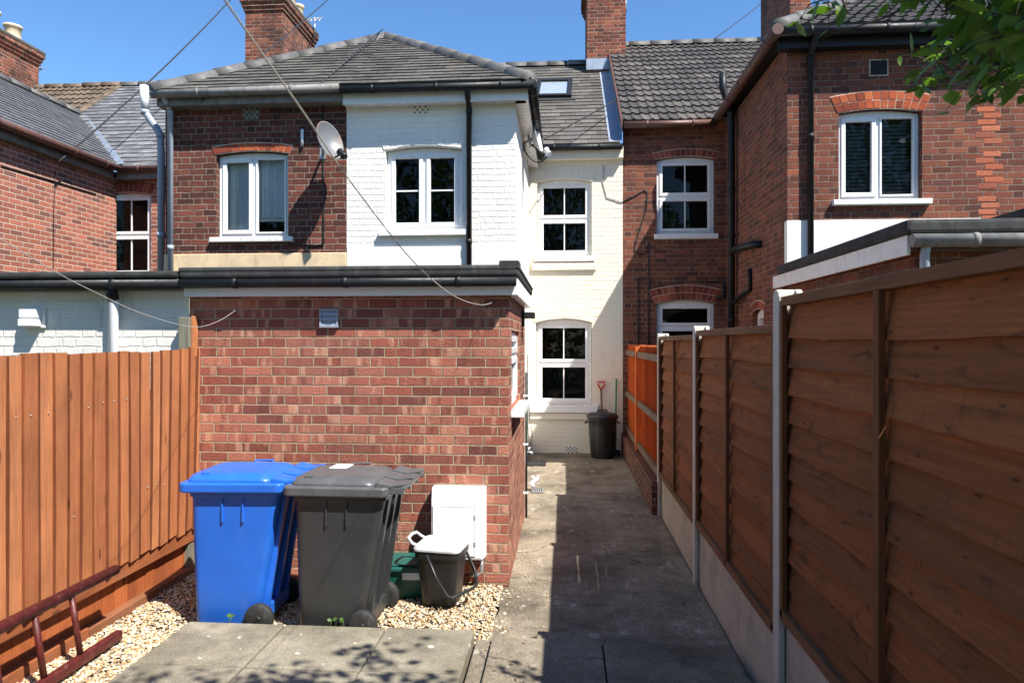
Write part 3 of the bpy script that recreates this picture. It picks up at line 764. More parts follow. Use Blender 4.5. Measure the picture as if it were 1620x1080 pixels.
# raised patio of slabs
ZP = 0.10; YE = 4.17
pv = MB(); rr = random.Random(3)
xs = [-2.40 + 0.02]; sx = [0.635, 0.64, 0.645]
edges = [-2.38, -1.745, -1.10, -0.545]
ys = [YE, 3.60, 3.02, 2.44, 1.86, 1.28, 0.7, 0.1, -0.5]
for a, b in zip(edges, edges[1:]):
    for y1, y0 in zip(ys, ys[1:]):
        dz = rr.uniform(-.006, .006); pv.box((a + .006, y0 + .006, -0.05), (b - .006, y1 - .006, ZP + dz))
pv_o = pv.build('patio', 'slab', bevel=0.008); tag(pv_o, kind='structure')
pv = MB(); pv.box((-0.535, 2.35, -0.05), (-0.44, YE - 0.03, ZP - 0.045)); 
pv.box((-0.435, 3.22, -0.05), (0.22, YE - 0.06, ZP - 0.012)); pv.box((0.228, 3.22, -0.05), (0.965, YE - 0.06, ZP - 0.018))
for y1, y0 in zip(ys[1:], ys[2:]): pv.box((-0.435, y0 + .004 - .38, -0.05), (0.965, y1 - .004 - .38, ZP - 0.015 + rr.uniform(-.004, .004)))
tag(pv.build('pavement', 'slab2', bevel=0.008), kind='structure')
st = MB(); st.box((-0.17, YE - 0.055, -0.03), (0.24, YE + 0.12, 0.055)); st.box((0.248, YE - 0.055, -0.03), (0.60, YE + 0.12, 0.05))
tag(st.build('step', 'slab2', bevel=0.008), kind='structure')
# gravel bed
def gz(x, y): 
    k = min(1, max(0, (-2.3 - x) / .5)); return 0.008 + 0.05 * k * k * (3 - 2 * k)
gb = MB(); nx, ny = 30, 20
def grid_bed(x0, x1, y0, y1):
    vs = [(x0 + (x1 - x0) * i / nx, y0 + (y1 - y0) * j / ny, gz(x0 + (x1 - x0) * i / nx, 0) - 0.012) for j in range(ny + 1) for i in range(nx + 1)]
    gb.add(vs, [(j * (nx + 1) + i, j * (nx + 1) + i + 1, (j + 1) * (nx + 1) + i + 1, (j + 1) * (nx + 1) + i) for j in range(ny) for i in range(nx)], True)
grid_bed(-3.0, -0.50, YE, YS + 0.06); grid_bed(-3.0, -2.36, -0.5, YE)
tag(gb.build('gravel_bed', 'soil'), kind='structure')
def pebbles():
    nr = np.random.default_rng(5)
    bm = bmesh.new(); bmesh.ops.create_icosphere(bm, subdivisions=1, radius=1.0)
    bv = np.array([v.co[:] for v in bm.verts]); bf = np.array([[v.index for v in f.verts] for f in bm.faces]); bm.free()
    pts = []
    def fill(x0, x1, y0, y1, n):
        for _ in range(n): pts.append((nr.uniform(x0, x1), nr.uniform(y0, y1), nr.uniform(0.005, 0.0125)))
    fill(-2.92, -0.47, YE + 0.01, YS + 0.0, 12500); fill(-2.92, -2.36, 2.7, YE, 6500)
    fill(-0.46, -0.38, YE + .02, YS - 0.1, 25)
    for _ in range(60): pts.append((-0.40 + nr.exponential(.18), nr.uniform(YE + .02, YS + 1.2), nr.uniform(.003, .007)))
    V = []; Fc = []; o = 0
    for x, y, r in pts:
        if x > -2.36 and y < YE and y > 3.9 and x < -.5: continue
        sc = np.array([r * nr.uniform(.8, 1.5), r * nr.uniform(.8, 1.2), r * nr.uniform(.5, .85)])
        th = nr.uniform(0, math.pi); c, s = math.cos(th), math.sin(th)
        v = bv * (1 + nr.uniform(-.16, .16, (len(bv), 1))) * sc
        tl = nr.uniform(-.5, .5); v = np.stack([v[:, 0], v[:, 1] * math.cos(tl) - v[:, 2] * math.sin(tl), v[:, 1] * math.sin(tl) + v[:, 2] * math.cos(tl)], 1)
        v = np.stack([v[:, 0] * c - v[:, 1] * s, v[:, 0] * s + v[:, 1] * c, v[:, 2]], 1)
        zz = gz(x, y) - 0.008 + nr.uniform(0, .016) if x < -.48 else 0.003 + r * .3
        V.append(v + np.array([x, y, zz])); Fc.append(bf + o); o += len(bv)
    V = np.concatenate(V); Fc = np.concatenate(Fc)
    me = bpy.data.meshes.new('gravel'); me.from_pydata(V.tolist(), [], Fc.tolist()); me.polygons.foreach_set('use_smooth', [True] * len(me.polygons)); me.update()
    me.materials.append(M['pebble']); ob = bpy.data.objects.new('gravel', me); COL.objects.link(ob)
    tag(ob, 'cream and tan flint gravel around the wheelie bins', 'gravel', kind='stuff')
pebbles()

# ================================================================== HOUSE B (sooty brick, left of the white one)
B = thing('terraced_house', 'sooty red brick terraced house with rusty satellite dish, left of the white one', 'house', (-3.9, YG, 0), group='terraced houses')
mY = faceY(YG)
hB = hole_px(342, 456, 244, 375, YG, 5)
w_ = MB(); wall(w_, mY, XL, XP, 2.98, 4.96, [hB]); w_.quad((XL, YG, 2.98), (XL, YB + .5, 2.98), (XL, YB + .5, 4.96), (XL, YG, 4.96))
w_.quad((XL, YG, 0), (XL, YG, 2.98), (XL, YB + .5, 2.98), (XL, YB + .5, 0))
w_.build('wall', 'brick_soot', B, recalc=False)
bb = MB(); bb.box((XL - .012, YG - .018, 2.2), (XP, YG + .1, onY(400, 401, YG).z)); bb.build('render_band', 'cream_render', B, bevel=0.01)
arch_bricks(B, mY, hB, 'arch_brick', 0.105, 2 - 1, name='brick_arch', splay=.25)
arch2 = dict(hB); 
window(B, mY, hB, 'casement', sill=(0.07, 0.07, 0.06), curtain='curtain', bars=False, sillmat='upvc_dirty')
a = onY(397, 178, YG); air_brick(B, mY, a.x, a.z, 0.2, 0.18, 'grey_gut')
# main wall and roof of B behind, hidden but real
mbm = MB(); mbm.box((XL - 1.5, YB, 0), (XP, YB + .2, 5.0)); mbm.build('rear_wall', 'brick_soot', B)
YEV = YG - 0.26
eL, eR = Vector((XL - .02, YEV, ZE)), Vector((XR + .20, YEV, ZE))
apex = Vector((RX, RY, RZ)); rback = Vector((RX, 14.2, RZ))
eP = Vector((XP, YEV, ZE)); 
# point on the hip where the party line cuts the front slope
fp = (XP - RX) / (eR.x - RX)          # fraction from apex to right eave corner
hipR = lambda f: apex + (eR - apex) * f
sl = MB(); un = MB()
slates(sl, eL, eP, apex, hipR(fp), 0.165, 0.25, seed=11, base=un)
slates(sl, Vector((XL - .02, 13.9, ZE)), eL, rback, apex, 0.165, 0.25, seed=12, base=un)
rB = sl.build('roof', 'slate', B, recalc=False); un.build('roof_underlay', 'under', rB, recalc=False)
ridges(rB, 'ridge', [(eL + Vector((0, 0, .03)), apex + Vector((0, 0, .03)), .095), (apex + Vector((0, 0, .03)), rback, .095)])
fs = MB(); fs.box((XL - .01, YG - .17, ZE - .17), (XP - .006, YG - .14, ZE - .03)); fs.box((XL - .01, YG - .139, ZE - .17), (XP - .006, YG - .002, ZE - .15)); fs.build('fascia', 'grey_gut', B, bevel=.004)
gutter(B, (XL - .03, YEV + .02, ZE - .045), (XP - .01, YEV + .02, ZE - .03), 'grey_gut', 0.052, brackets=1.3)
dp = onY(270, 425, YG - .06)
pipe(B, [(dp.x, YEV + .03, ZE - .06), (dp.x, YG - .07, ZE - .2), (dp.x, YG - .06, 2.2)], 0.034, 'grey_pl', collars=[(dp.x, YG - .06, onY(270, 393, YG).z), (dp.x, YG - .07, ZE - .22)])
q = lambda px, py, Y=YG + .15: onY(px, py, Y)
pipe(B, [q(228, 138), q(230, 178), q(238, 190), q(249, 205), q(254, 215), q(255, 240), q(255, 430)], 0.046, 'grey_pl', 'soil_pipe', [q(230, 178), q(254, 215), q(255, 372)])
whp = MB(); whp.tube([q(228, 136) + Vector((0, -.002, 0)), q(230, 176) + Vector((0, -.002, 0))], 0.052, 14); whp.build('vent_terminal', 'pale_pl', B)
chimney(B, onY(388, 50, 14.0).x, onY(447, 50, 14.0).x, 14.0, 15.8, 5.5, 9.2, [(-6.25, 14.6, .13, .55), (-6.2, 15.05, .13, .5), (-6.2, 15.5, .13, .5)])
# cable clipped down the wall
pp = [onY(510, 150, YG - .012), onY(511, 210, YG - .012), onY(512, 300, YG - .012), onY(512, 386, YG - .012), onY(500, 388, YG - .012), onY(455, 386, YG - .012)]
cb = MB(); cb.tube(pp, .009, 6); cb.build('wall_cable', 'cable', B)
iv = MB(); iv.tube([onY(478, 205, YG - .02), onY(478, 232, YG - .02)], .02, 8); iv.build('wall_insulator', 'pale_pl', B)

# ================================================================== HOUSE C (white)
C = thing('terraced_house', 'white painted terraced house with black gutters and three white windows', 'house', (-1.2, YG, 0), group='terraced houses')
hC = hole_px(610, 731, 237, 364, YG, 6)
w_ = MB(); wall(w_, mY, XP, XR, 0, 4.99, [hC]); 
w_.quad((XR, YG, 0), (XR, YB, 0), (XR, YB, 4.99), (XR, YG, 4.99))
w_.build('wall', 'white_brick', C, recalc=False)
bb = MB(); bb.box((XP + .003, YG - .014, 2.2), (XR + .012, YG + .08, onY(700, 390, YG).z)); bb.build('render_band', 'white_render', C, bevel=.008)
mB = faceY(YB)
hC1 = hole_px(850, 936, 288, 405, YB, 5); hC2 = hole_px(848, 936, 511, 640, YB, 7)
w_ = MB(); wall(w_, mB, XR, XD, 0, 5.02, [hC1, hC2]); w_.build('rear_wall', 'cream_brick', C, recalc=False)
arch_bricks(C, mY, hC, 'white_brick', 0.20, 1, proud=.008, splay=.2)
arch_bricks(C, mB, hC1, 'cream_brick', 0.2, 1, proud=.008, splay=.2); arch_bricks(C, mB, hC2, 'cream_brick', 0.2, 1, proud=.008, splay=.2)
window(C, mY, hC, 'casement', sill=(0.08, 0.08, 0.065), fw=.06)
window(C, mB, hC1, 'sash', sill=(0.06, 0.10, 0.06)); window(C, mB, hC2, 'sash', sill=(0.11, 0.13, 0.08))
for h, e in ((hC1, .09), (hC2, .1)):
    s_ = MB(); s_.box((h['u0'] - e, YB - .045, h['z0'] - .24), (h['u1'] + e * .8, YB + .02, h['z0'] - .105 if h is hC1 else h['z0'] - .135)); s_.build('stone_sill', 'cream_brick', C, bevel=.006)
a = onY(667, 170, YG); air_brick(C, mY, a.x, a.z, .2, .17, 'white_render', 'cap')
a = onY(904, 712, YB); air_brick(C, mB, a.x, a.z, .2, .13, 'white_render', 'room')
fs = MB(); fs.box((XP, YG - .16, ZE - .21), (XR + .16, YG - .13, ZE - .05)); fs.box((XR + .13, YG - .129, ZE - .21), (XR + .16, YB, ZE - .05)); fs.build('fascia', 'upvc', C, bevel=.003)
fs = MB(); fs.box((XP, YG - .129, ZE - .20), (XR + .129, YG - .002, ZE - .18)); fs.box((XR + .002, YG - .12, ZE - .2), (XR + .129, YB, ZE - .18)); fs.build('soffit', 'upvc', C)
gutter(C, (XP, YEV + .015, ZE - .06), (XR + .24, YEV + .015, ZE - .06), 'black_pl', .047, brackets=.9)
gutter(C, (XR + .215, YEV, ZE - .06), (XR + .215, YB - .1, ZE - .06), 'black_pl', .055, brackets=.5)
dp = onY(742, 420, YG - .06)
pipe(C, [(dp.x, YEV + .02, ZE - .06), (dp.x, YEV + .04, ZE - .14), (dp.x, YG - .055, ZE - .26), (dp.x, YG - .055, 2.3)], .034, 'black_pl', collars=[(dp.x, YG - .055, 3.1), (dp.x, YG - .055, ZE - .3)])
sl = MB(); un = MB()
slates(sl, eP, eR, hipR(fp), hipR(fp) + (eR - eR), .165, .25, seed=13, base=un) if False else None
# right part of the front slope: a triangle from the party line to the corner
slates(sl, eP, eR, hipR(fp), hipR(fp + .0001), .165, .25, seed=13, base=un)
slates(sl, eR, Vector((eR.x, YB + .2, ZE)), apex, Vector((RX, 13.4, RZ)), .165, .25, seed=14, base=un)
# main roof, slates up to the ridge
ZC0, ZC1, YR = 5.12, 7.87, 14.9
slates(sl, (XR - .6, YB - .2, ZC0), (XD - .06, YB - .2, ZC0), (XR - 1.6, YR, ZC1), (XD - .06, YR, ZC1), .19, .27, seed=15, base=un)
rC = sl.build('roof', 'slate', C, recalc=False); un.build('roof_underlay', 'under', rC, recalc=False)
ridges(rC, 'ridge', [(eR + Vector((0, 0, .03)), apex + Vector((0, 0, .03)), .095), ((XR - 2, YR, ZC1 + .02), (XD, YR, ZC1 + .02), .12)])
fl = MB()
def croof(x, y, off=0.0): return Vector((x, y, ZC0 + (y - (YB - .2)) * (ZC1 - ZC0) / (YR - YB + .2) + off))
fl.quad(croof(XD - .24, YB - .18, .022), croof(XD - .03, YB - .18, .03), croof(XD - .03, YR - .4, .03), croof(XD - .24, YR - .4, .022))
fl.quad(croof(XD - .03, YB - .18, .03), croof(XD - .02, YB - .18, .34), croof(XD - .02, YR - .4, .34), croof(XD - .03, YR - .4, .03))
fl.build('lead_flashing', 'lead', rC, recalc=False)
gutter(C, (XR + .05, YB - .19, ZC0 - .05), (XD - .02, YB - .19, ZC0 - .05), 'black_pl', .05)
fs = MB(); fs.box((XR + .16, YB - .13, ZC0 - .22), (XD, YB + .0, ZC0 - .04)); fs.build('eaves_board', 'cream_brick', C)
# rooflight set in the slope
def rl(px, py):
    d = ray(px, py); k = (ZC1 - ZC0) / (YR - YB + .2)
    t = (ZC0 - (YB - .2) * k - CAMZ) / (d.z - d.y * k); return Vector((d.x * t, d.y * t, CAMZ + d.z * t))
a, b, c_, d_ = rl(845, 158), rl(904, 157), rl(904, 131), rl(848, 132)
nrm = (b - a).cross(d_ - a).normalized()
ex = (b - a).normalized(); ey = nrm.cross(ex); W = (b - a).length; H = (d_ - a).length
sk = MB(); P = lambda u, v, h: a + ex * u + ey * v + nrm * h
bx = lambda mb, u0, u1, v0, v1, h0, h1: mb.box((u0, v0, h0), (u1, v1, h1), m=P)
f_ = .09
bx(sk, 0, W, 0, f_, 0, .09); bx(sk, 0, W, H - f_, H, 0, .09); bx(sk, 0, f_, f_, H - f_, 0, .09); bx(sk, W - f_, W, f_, H - f_, 0, .09)
so = sk.build('skylight', 'black_pl', rC, bevel=.01)
sg = MB(); bx(sg, f_, W - f_, f_, H - f_, .02, .05); sg.build('pane', 'sky_glass', so)
sg = MB(); bx(sg, -.08, W + .08, -.12, 0, .0, .03); sg.build('skylight_apron', 'under', so)
# cavity wires on rear wall
cb = MB(); pts = [onY(955, 262, YB - .012), onY(953, 285, YB - .012), onY(960, 312, YB - .012), onY(985, 320, YB - .012)]
cb.tube([Vector(p) for p in pts], .008, 6); cb.build('wall_cable', 'rope', C)
chimney(C, onY(929, 50, 14.4).x, onY(990, 50, 14.4).x, 14.4, 15.8, 6.5, 9.6, [(.9, 14.8, .13, .5)])
fl = MB(); fl.box((onY(929, 50, 14.4).x - .02, 14.36, 7.55), (onY(990, 50, 14.4).x + .02, 14.398, 7.78)); fl.build('chimney_flashing', 'lead', C)

# ================================================================== HOUSE D (right)
D = thing('terraced_house', 'red brick terraced house with dark tiled roof right of the white one', 'house', (3.7, YG, 0), group='terraced houses')
hD = hole_px(1327, 1459, 178, 316, YG, 6)
w_ = MB(); wall(w_, mY, XD0, XD1, 0, 5.45, [hD]); 
mW = faceW(XD0)
sa = onX(1190, 508, XD0); sb = onX(1208, 490, XD0)
hS = dict(u0=sb.y, u1=sa.y, z0=sa.z - .25, z1=sb.z - .02, rise=.05)
wall(w_, mW, YG, YB, 0, 5.45, [hS])
hD1 = hole_px(1039, 1131, 252, 370, YB, 5); hD2 = hole_px(1039, 1131, 480, 600, YB, 6)
wall(w_, mB, XD, XD0, 0, 5.60, [hD1, hD2])
w_.build('wall', 'brick_old', D, recalc=False)
arch_bricks(D, mY, hD, 'arch_brick', .105, 2, splay=.25)
arch_bricks(D, mB, hD1, 'arch_brick_dark', .12, 1, splay=.2); arch_bricks(D, mB, hD2, 'arch_brick_dark', .12, 2, splay=.2)
arch_bricks(D, mW, hS, 'arch_brick_dark', .11, 1, splay=.2)
window(D, mY, hD, 'casement', sill=(.09, .07, .07), curtain='blind', bars=False, sillmat='sill_white')
window(D, mB, hD1, 'sash', sill=(.05, .09, .06), sillmat='sill_white'); window(D, mB, hD2, 'toplight', bars=False)
window(D, mW, hS, 'plain', bars=False)
bb = MB(); bb.box((XD0 - .012, YG - .016, 2.6), (XD1 - .01, YG + .08, onY(1350, 348, YG).z)); bb.build('render_band', 'white_render', D, bevel=.008)
a = onY(1375, 121, YG); b = onY(1405, 94, YG)
vh = MB(); vh.box((a.x, YG - .006, a.z), (b.x, YG + .02, b.z)); vo = vh.build('wall_vent', 'mortar', D)
vh = MB(); vh.box((a.x + .012, YG - .009, a.z + .012), (b.x - .012, YG + .01, b.z - .012)); vh.build('vent_hole', 'room', vo)
ZD = 5.52; YDE = YG - .25
dL, dR = Vector((XD0 - .2, YDE, ZD)), Vector((2 * XD1 - XD0 + .2, YDE, ZD)); dap = Vector((XD1, 10.6, ZD + 1.62)); dback = Vector((XD1, 14.2, ZD + 1.62))
tl = MB(); un = MB()
tiles(tl, dL, (XD1, YDE, ZD), dap + (dL - dap) * .0001, dap, .27, .30, seed=21, base=un)
tiles(tl, (XD0 - .2, 13.9, ZD), dL, dback, dap, .30, .30, seed=22, base=un)
ZD0, ZD1 = 5.46, 8.24
tiles(tl, (XD - .03, YB - .22, ZD0), (XD0 + 1.5, YB - .22, ZD0), (XD - .03, YR, ZD1), (XD0 + 3.2, YR, ZD1), .30, .30, seed=23, base=un)
rD = tl.build('roof', 'tile', D, recalc=False); un.build('roof_underlay', 'under', rD, recalc=False)
ridges(rD, 'ridge', [(dL + Vector((0, 0, .04)), dap + Vector((0, 0, .04)), .10), (dap + Vector((0, 0, .04)), dback, .12), ((XD - .03, YR, ZD1 + .03), (XD0 + 3.2, YR, ZD1 + .03), .11)])
vg = MB(); vg.prism([(YB - .24, ZD0 - .10), (YB - .24, ZD0 + .03), (YR, ZD1 + .03), (YR, ZD1 - .10)], faceW(XD - .05), 0, .03); vg.build('verge_board', 'brown_pl', rD)
gutter(D, (XD0 - .24, YDE + .01, ZD - .05), (XD1 + .1, YDE + .01, ZD - .05), 'black_pl', .055)
gutter(D, (XD0 - .2, YDE - .05, ZD - .04), (XD0 - .2, YB - .15, ZD - .04), 'brown_pl', .065, brackets=.8)
gutter(D, (XD + .0, YB - .22, ZD0 - .05), (XD0 - .2, YB - .22, ZD0 - .05), 'brown_pl', .055)
fs = MB(); fs.box((XD0 - .15, YG - .14, ZD - .2), (XD1, YG - .11, ZD - .03)); fs.box((XD0 - .12, YG - .109, ZD - .2), (XD1, YG - .002, ZD - .17)); fs.build('fascia', 'black_pl', D)
dp = onY(1283, 400, YG - .06)
pipe(D, [(dp.x, YDE + .02, ZD - .05), (dp.x, YDE + .05, ZD - .14), (dp.x, YG - .055, ZD - .26), (dp.x, YG - .055, 2.75)], .034, 'black_pl', collars=[(dp.x, YG - .055, 4.3), (dp.x, YG - .055, ZD - .3)])
ys_ = onX(1157, 400, XD0 - .09).y
sx_ = XD0 - .09; zt_ = onX(1143, 138, XD0 - .09).z
pipe(D, [(sx_ - .13, ys_, zt_), (sx_ - .13, ys_, zt_ - .22), (sx_ - .09, ys_, zt_ - .36), (sx_ - .02, ys_, zt_ - .44), (sx_, ys_, zt_ - .58), (sx_, ys_, 0)], .055, 'black_pl', 'soil_pipe', [(sx_, ys_, zt_ - .62), (sx_, ys_, 4.2), (sx_, ys_, 3.5), (sx_, ys_, 2.2)])
a = onX(1205, 384, XD0); zz = onX(1160, 400, sx_).z
pipe(D, [(sx_, ys_, zz), (sx_, ys_ - .22, zz + .04), (sx_, a.y, a.z - .02), (XD0 + .05, a.y, a.z - .02)], .05, 'black_pl', 'waste_pipe')
a = onX(1186, 425, XD0 - .03); zz = onX(1165, 480, sx_).z
pipe(D, [(XD0 - .03, a.y, a.z), (XD0 - .03, a.y, a.z - .3), (XD0 - .06, a.y + .15, zz + .14), (sx_, ys_, zz)], .03, 'black_pl', 'waste_pipe')
a = onX(1147, 440, sx_ + .02)
pipe(D, [(XD0 - .05, YB - .02, onY(1143, 447, YB).z), (XD0 - .05, YB - .05, onY(1143, 447, YB).z), (XD0 - .05, YB - .05, onY(1143, 470, YB).z), (XD0 - .18, YB - .03, onY(1143, 471, YB).z)], .028, 'black_pl', 'overflow_pipe')
wc = lambda px, py: onY(px, py, YB - .014)
cb = MB(); cb.tube([wc(985, 319), wc(1000, 312), wc(1020, 300), wc(1025, 304), wc(1023, 330), wc(1008, 375), wc(1004, 395), wc(1008, 402), wc(1022, 401), wc(1026, 385), wc(1026, 545)], .009, 6)
cb.tube([wc(1009, 440), wc(1010, 545)], .008, 6); cb.tube([wc(1040, 452), wc(1080, 445), wc(1140, 446)], .007, 6); cb.build('wall_cable', 'cable', D)
chimney(D, onY(1250, 50, 14.4).x, onY(1283, 50, 14.4).x, 14.4, 16.5, 6.5, 10.4, [])

# ================================================================== HOUSE E (far right half of the wing)
E = thing('terraced_house', 'red brick house half at the right edge, half hidden by leaves', 'house', (6, YG, 0), group='terraced houses')
w_ = MB(); wall(w_, mY, XD1, XD2, 0, 5.45); w_.quad((XD2, YG, 0), (XD2, 14, 0), (XD2, 14, 5.45), (XD2, YG, 5.45)); w_.build('wall', 'brick_old', E, recalc=False)
pk = MB(); rr = random.Random(5); z = 2.9
while z < 5.15:
    if rr.random() < .82:
        x = rr.uniform(-.02, .02) + onY(1562, 200, YG).x + (0.06 if int(z / .075) % 2 else -.02); pk.box((x - rr.uniform(.09, .115), YG - .003, z + .007), (x + rr.uniform(.09, .115), YG + .02, z + .066))
    z += .075
pk.build('repair_bricks', arch_var('new_repair_brick', [hx(184, 104, 74), hx(168, 96, 72), hx(190, 116, 88), hx(150, 88, 70)]), E, bevel=.003, seg=1)
sl = MB(); un = MB()
slates(sl, (XD1, YDE, ZD), dR, dap, dap + (dR - dap) * .0001, .17, .26, seed=31, base=un); slates(sl, dR, (dR.x, 13.9, ZD), dap, dback, .17, .26, seed=32, base=un)
rE = sl.build('roof', 'slate_smooth', E, recalc=False); un.build('roof_underlay', 'under', rE, recalc=False)
rd = MB(); ridge_run(rd, dR + Vector((0, 0, .04)), dap + Vector((0, 0, .04)), .11, .42, 10); rd.build('ridge_tiles', 'ridge', rE)
gutter(E, (XD1 + .11, YDE + .01, ZD - .05), (dR.x, YDE + .01, ZD - .05), 'black_pl', .055)
fs = MB(); fs.box((XD1 + .002, YG - .14, ZD - .2), (dR.x - .05, YG - .11, ZD - .03)); fs.box((XD1 + .002, YG - .109, ZD - .2), (dR.x - .05, YG - .002, ZD - .17)); fs.build('fascia', 'black_pl', E)
xw = MB(); xw.box((XD1 + .06, 5.6, 0), (XD2, YG - .01, 3.05)); xe = xw.build('rear_extension', 'brick_old', E)
xw = MB(); xw.box((XD1 + .03, 5.5, 3.06), (XD2 + .1, YG - .004, 3.30)); xw.build('flat_roof', 'felt', xe, bevel=.01)
mbm = MB(); mbm.box((XD0 + .2, 16.0, 0), (XD2 + 3, 16.3, 5.0)); mbm.build('front_wall', 'brick_old', E)

# ================================================================== HOUSE A (far left)
A = thing('terraced_house', 'smooth orange red brick house at the far left with pale streaked slate roof', 'house', (XA, YB, 0), group='terraced houses')
hA = hole_px(168, 239, 308, 432, YB, 4); hA['z0'] = hA['z0'] - .05
w_ = MB(); wall(w_, mB, XA, XL + .4, 0, 4.86, [hA])
w_.quad((XA, 7.8, 0), (XA, YB, 0), (XA, YB, 4.86), (XA, 7.8, 4.86)); w_.quad((XA2, 7.8, 0), (XA, 7.8, 0), (XA, 7.8, 4.86), (XA2, 7.8, 4.86))
w_.build('wall', 'brick_new', A, recalc=False)
arch_bricks(A, mB, hA, 'arch_brick_dark', .2, 1, splay=.2)
window(A, mB, hA, 'sash', sill=(.05, .08, .06))
YEA = YB - .2; ZA = 4.90
sl = MB(); un = MB()
slates(sl, (XA - 2.3, YEA, ZA), (XL + .3, YEA, ZA), (XA2, YR, 7.72), (XL + .3, YR, 7.72), .19, .27, seed=41, base=un)
r1 = sl.build('roof', 'slate_pale', A, recalc=False); un.build('roof_underlay', 'under', r1, recalc=False)
sl = MB(); un = MB()
slates(sl, (XA + .2, 7.6, ZA), (XA + .2, YEA - .02, ZA), (XA2, 7.6, 6.6), (XA2, 13.55, 6.6), .16, .25, seed=42, base=un)
r2 = sl.build('wing_roof', 'slate_smooth', A, recalc=False); un.build('roof_underlay', 'under', r2, recalc=False)
ridges(r2, 'ridge', [((XA2, 7.6, 6.63), (XA2, 13.5, 6.63), .1)]); ridges(r1, 'ridge', [((XA2, YR, 7.75), (XL + .3, YR, 7.75), .1)])
vl = MB(); va, vb = Vector((XA + .2, YEA, ZA + .03)), Vector((XA2 + .05, 13.5, 6.58)); n_ = Vector((.12, -.05, 0))
vl.quad(va - n_ * .8 + Vector((0, 0, .02)), va + n_ + Vector((0, 0, .02)), vb + n_ + Vector((0, 0, .02)), vb - n_ * .8 + Vector((0, 0, .02)))
vl.build('lead_valley', 'lead', r1, recalc=False)
gutter(A, (XA + .2, 7.6, ZA - .04), (XA + .2, YEA, ZA - .04), 'brown_pl', .06); gutter(A, (XA + .2, YEA, ZA - .04), (XL + .2, YEA, ZA - .04), 'brown_pl', .055)
fs = MB(); fs.box((XA + .06, 7.6, ZA - .2), (XA + .1, YEA - .02, ZA - .03)); fs.box((XA + .1, YEA + .06, ZA - .2), (XL + .2, YEA + .1, ZA - .03)); fs.box((XA + .002, 7.6, ZA - .2), (XA + .06, YB, ZA - .18)); fs.build('fascia', 'grey_gut', A)
cb = MB(); cb.tube([onX(2, 262, XA + .012), onX(80, 285, XA + .012), onX(152, 307, XA + .012)], .010, 6); cb.tube([onX(88, 270, XA + .012), onX(85, 330, XA + .012), onX(84, 425, XA + .012)], .006, 6); cb.build('wall_cable', 'cable', A)
pipe(A, [onY(152, 428, YB - .1), onY(163, 424, YB - .1), onY(170, 426, YB - .1)], .05, 'pale_pl', 'flue_pipe')

# ================================================================== HOUSE A2 (tiled roof beyond)
A2 = thing('terraced_house', 'house with brown tiled roof and big chimney in the top left corner', 'house', (-12, YB, 0), group='terraced houses')
tl = MB(); un = MB(); tiles(tl, (-16, YEA, ZA), (XA2 - .02, YEA, ZA), (-16, YR, 7.72), (XA2 - .02, YR, 7.72), .3, .3, seed=51, base=un)
r_ = tl.build('roof', 'tile_brown', A2, recalc=False); un.build('roof_underlay', 'under', r_, recalc=False)
ridges(r_, 'tile_brown', [((-16, YR, 7.75), (XA2, YR, 7.75), .1), ((XA2, YEA, ZA + .04), (XA2, YR, 7.78), .07)])
w_ = MB(); w_.box((-16, YB, 0), (XA2 - .1, YB + .2, 4.86)); w_.build('wall', 'brick_new', A2)
chimney(A2, -13.1, -12.2, 13.4, 15.0, 6, 8.62, [(-12.5, 14.0, .17, .48), (-12.5, 14.6, .17, .42), (-12.5, 13.6, .17, .45)])

# ================================================================== FLAT-ROOFED EXTENSIONS
XS0, XS1 = -2.963, -0.424
ZR0, ZR1 = 2.32, 2.42
S = thing('brick_extension', 'red brick flat roofed extension behind the wheelie bins', 'extension', (-1.7, YS, 0), group='flat roofed extensions')
mS = faceY(YS); mE = faceE(XS1)
wa = onX(812, 540, XS1 - .0).y; wb = onX(822.5, 540, XS1).y
z_t = onX(815, 522, XS1).z; z_b = onX(812, 655, XS1).z
hW = dict(u0=onX(809.5, 540, XS1).y, u1=onX(822, 540, XS1).y, z0=onX(816, 640, XS1).z, z1=onX(816, 524, XS1).z, rise=0)
w_ = MB(); wall(w_, mS, XS0, XS1, -.04, 2.33); wall(w_, mE, YS, 7.3, -.04, 2.33, [hW], .1); w_.quad((XS0, 7.3, 0), (XS1, 7.3, 0), (XS1, 7.3, 2.33), (XS0, 7.3, 2.33))
w_.build('wall', 'brick_rustic', S, recalc=False)
window(S, mE, hW, 'toplight', bars=False, sill=(.06, .06, .10), d0=.03)
lf_ = MB(); lr = random.Random(77)
for _ in range(90):
    x, y = (XPATH0 + abs(lr.gauss(0, .12)) if lr.random() < .5 else XPATH1 - .04 - abs(lr.gauss(0, .10))), lr.uniform(3.3, 10.8)
    a = lr.uniform(0, 6.28); L = lr.uniform(.008, .022); c, n = math.cos(a) * L, math.sin(a) * L; z = .010 if y > 4.2 else ZP - .008
    if 4.1 < y < 4.35: continue
    lf_.add([(x - c, y - n, z), (x - n * .4, y + c * .4, z + .006), (x + c, y + n, z + .002), (x + n * .4, y - c * .4, z + .005)], [(0, 1, 2, 3)])
tag(lf_.build('leaf_litter', plain('dry_leaf_litter', hx(120, 92, 60), .9, .4, 30), recalc=False), 'dry bits of leaf litter along the path edges', 'leaf litter', kind='stuff')
pl = MB(); pl.box((XS1 - .35, YS - .012, -.04), (XS1 - .0, YS + .02, .075)); pl.build('brick_plinth', 'brick_rustic', S)
rf = MB(); rf.box((XS0, YS - .16, ZR0 + .035), (XS1 + .085, 7.25, ZR1)); rS = rf.build('flat_roof', 'felt', S, bevel=.02)
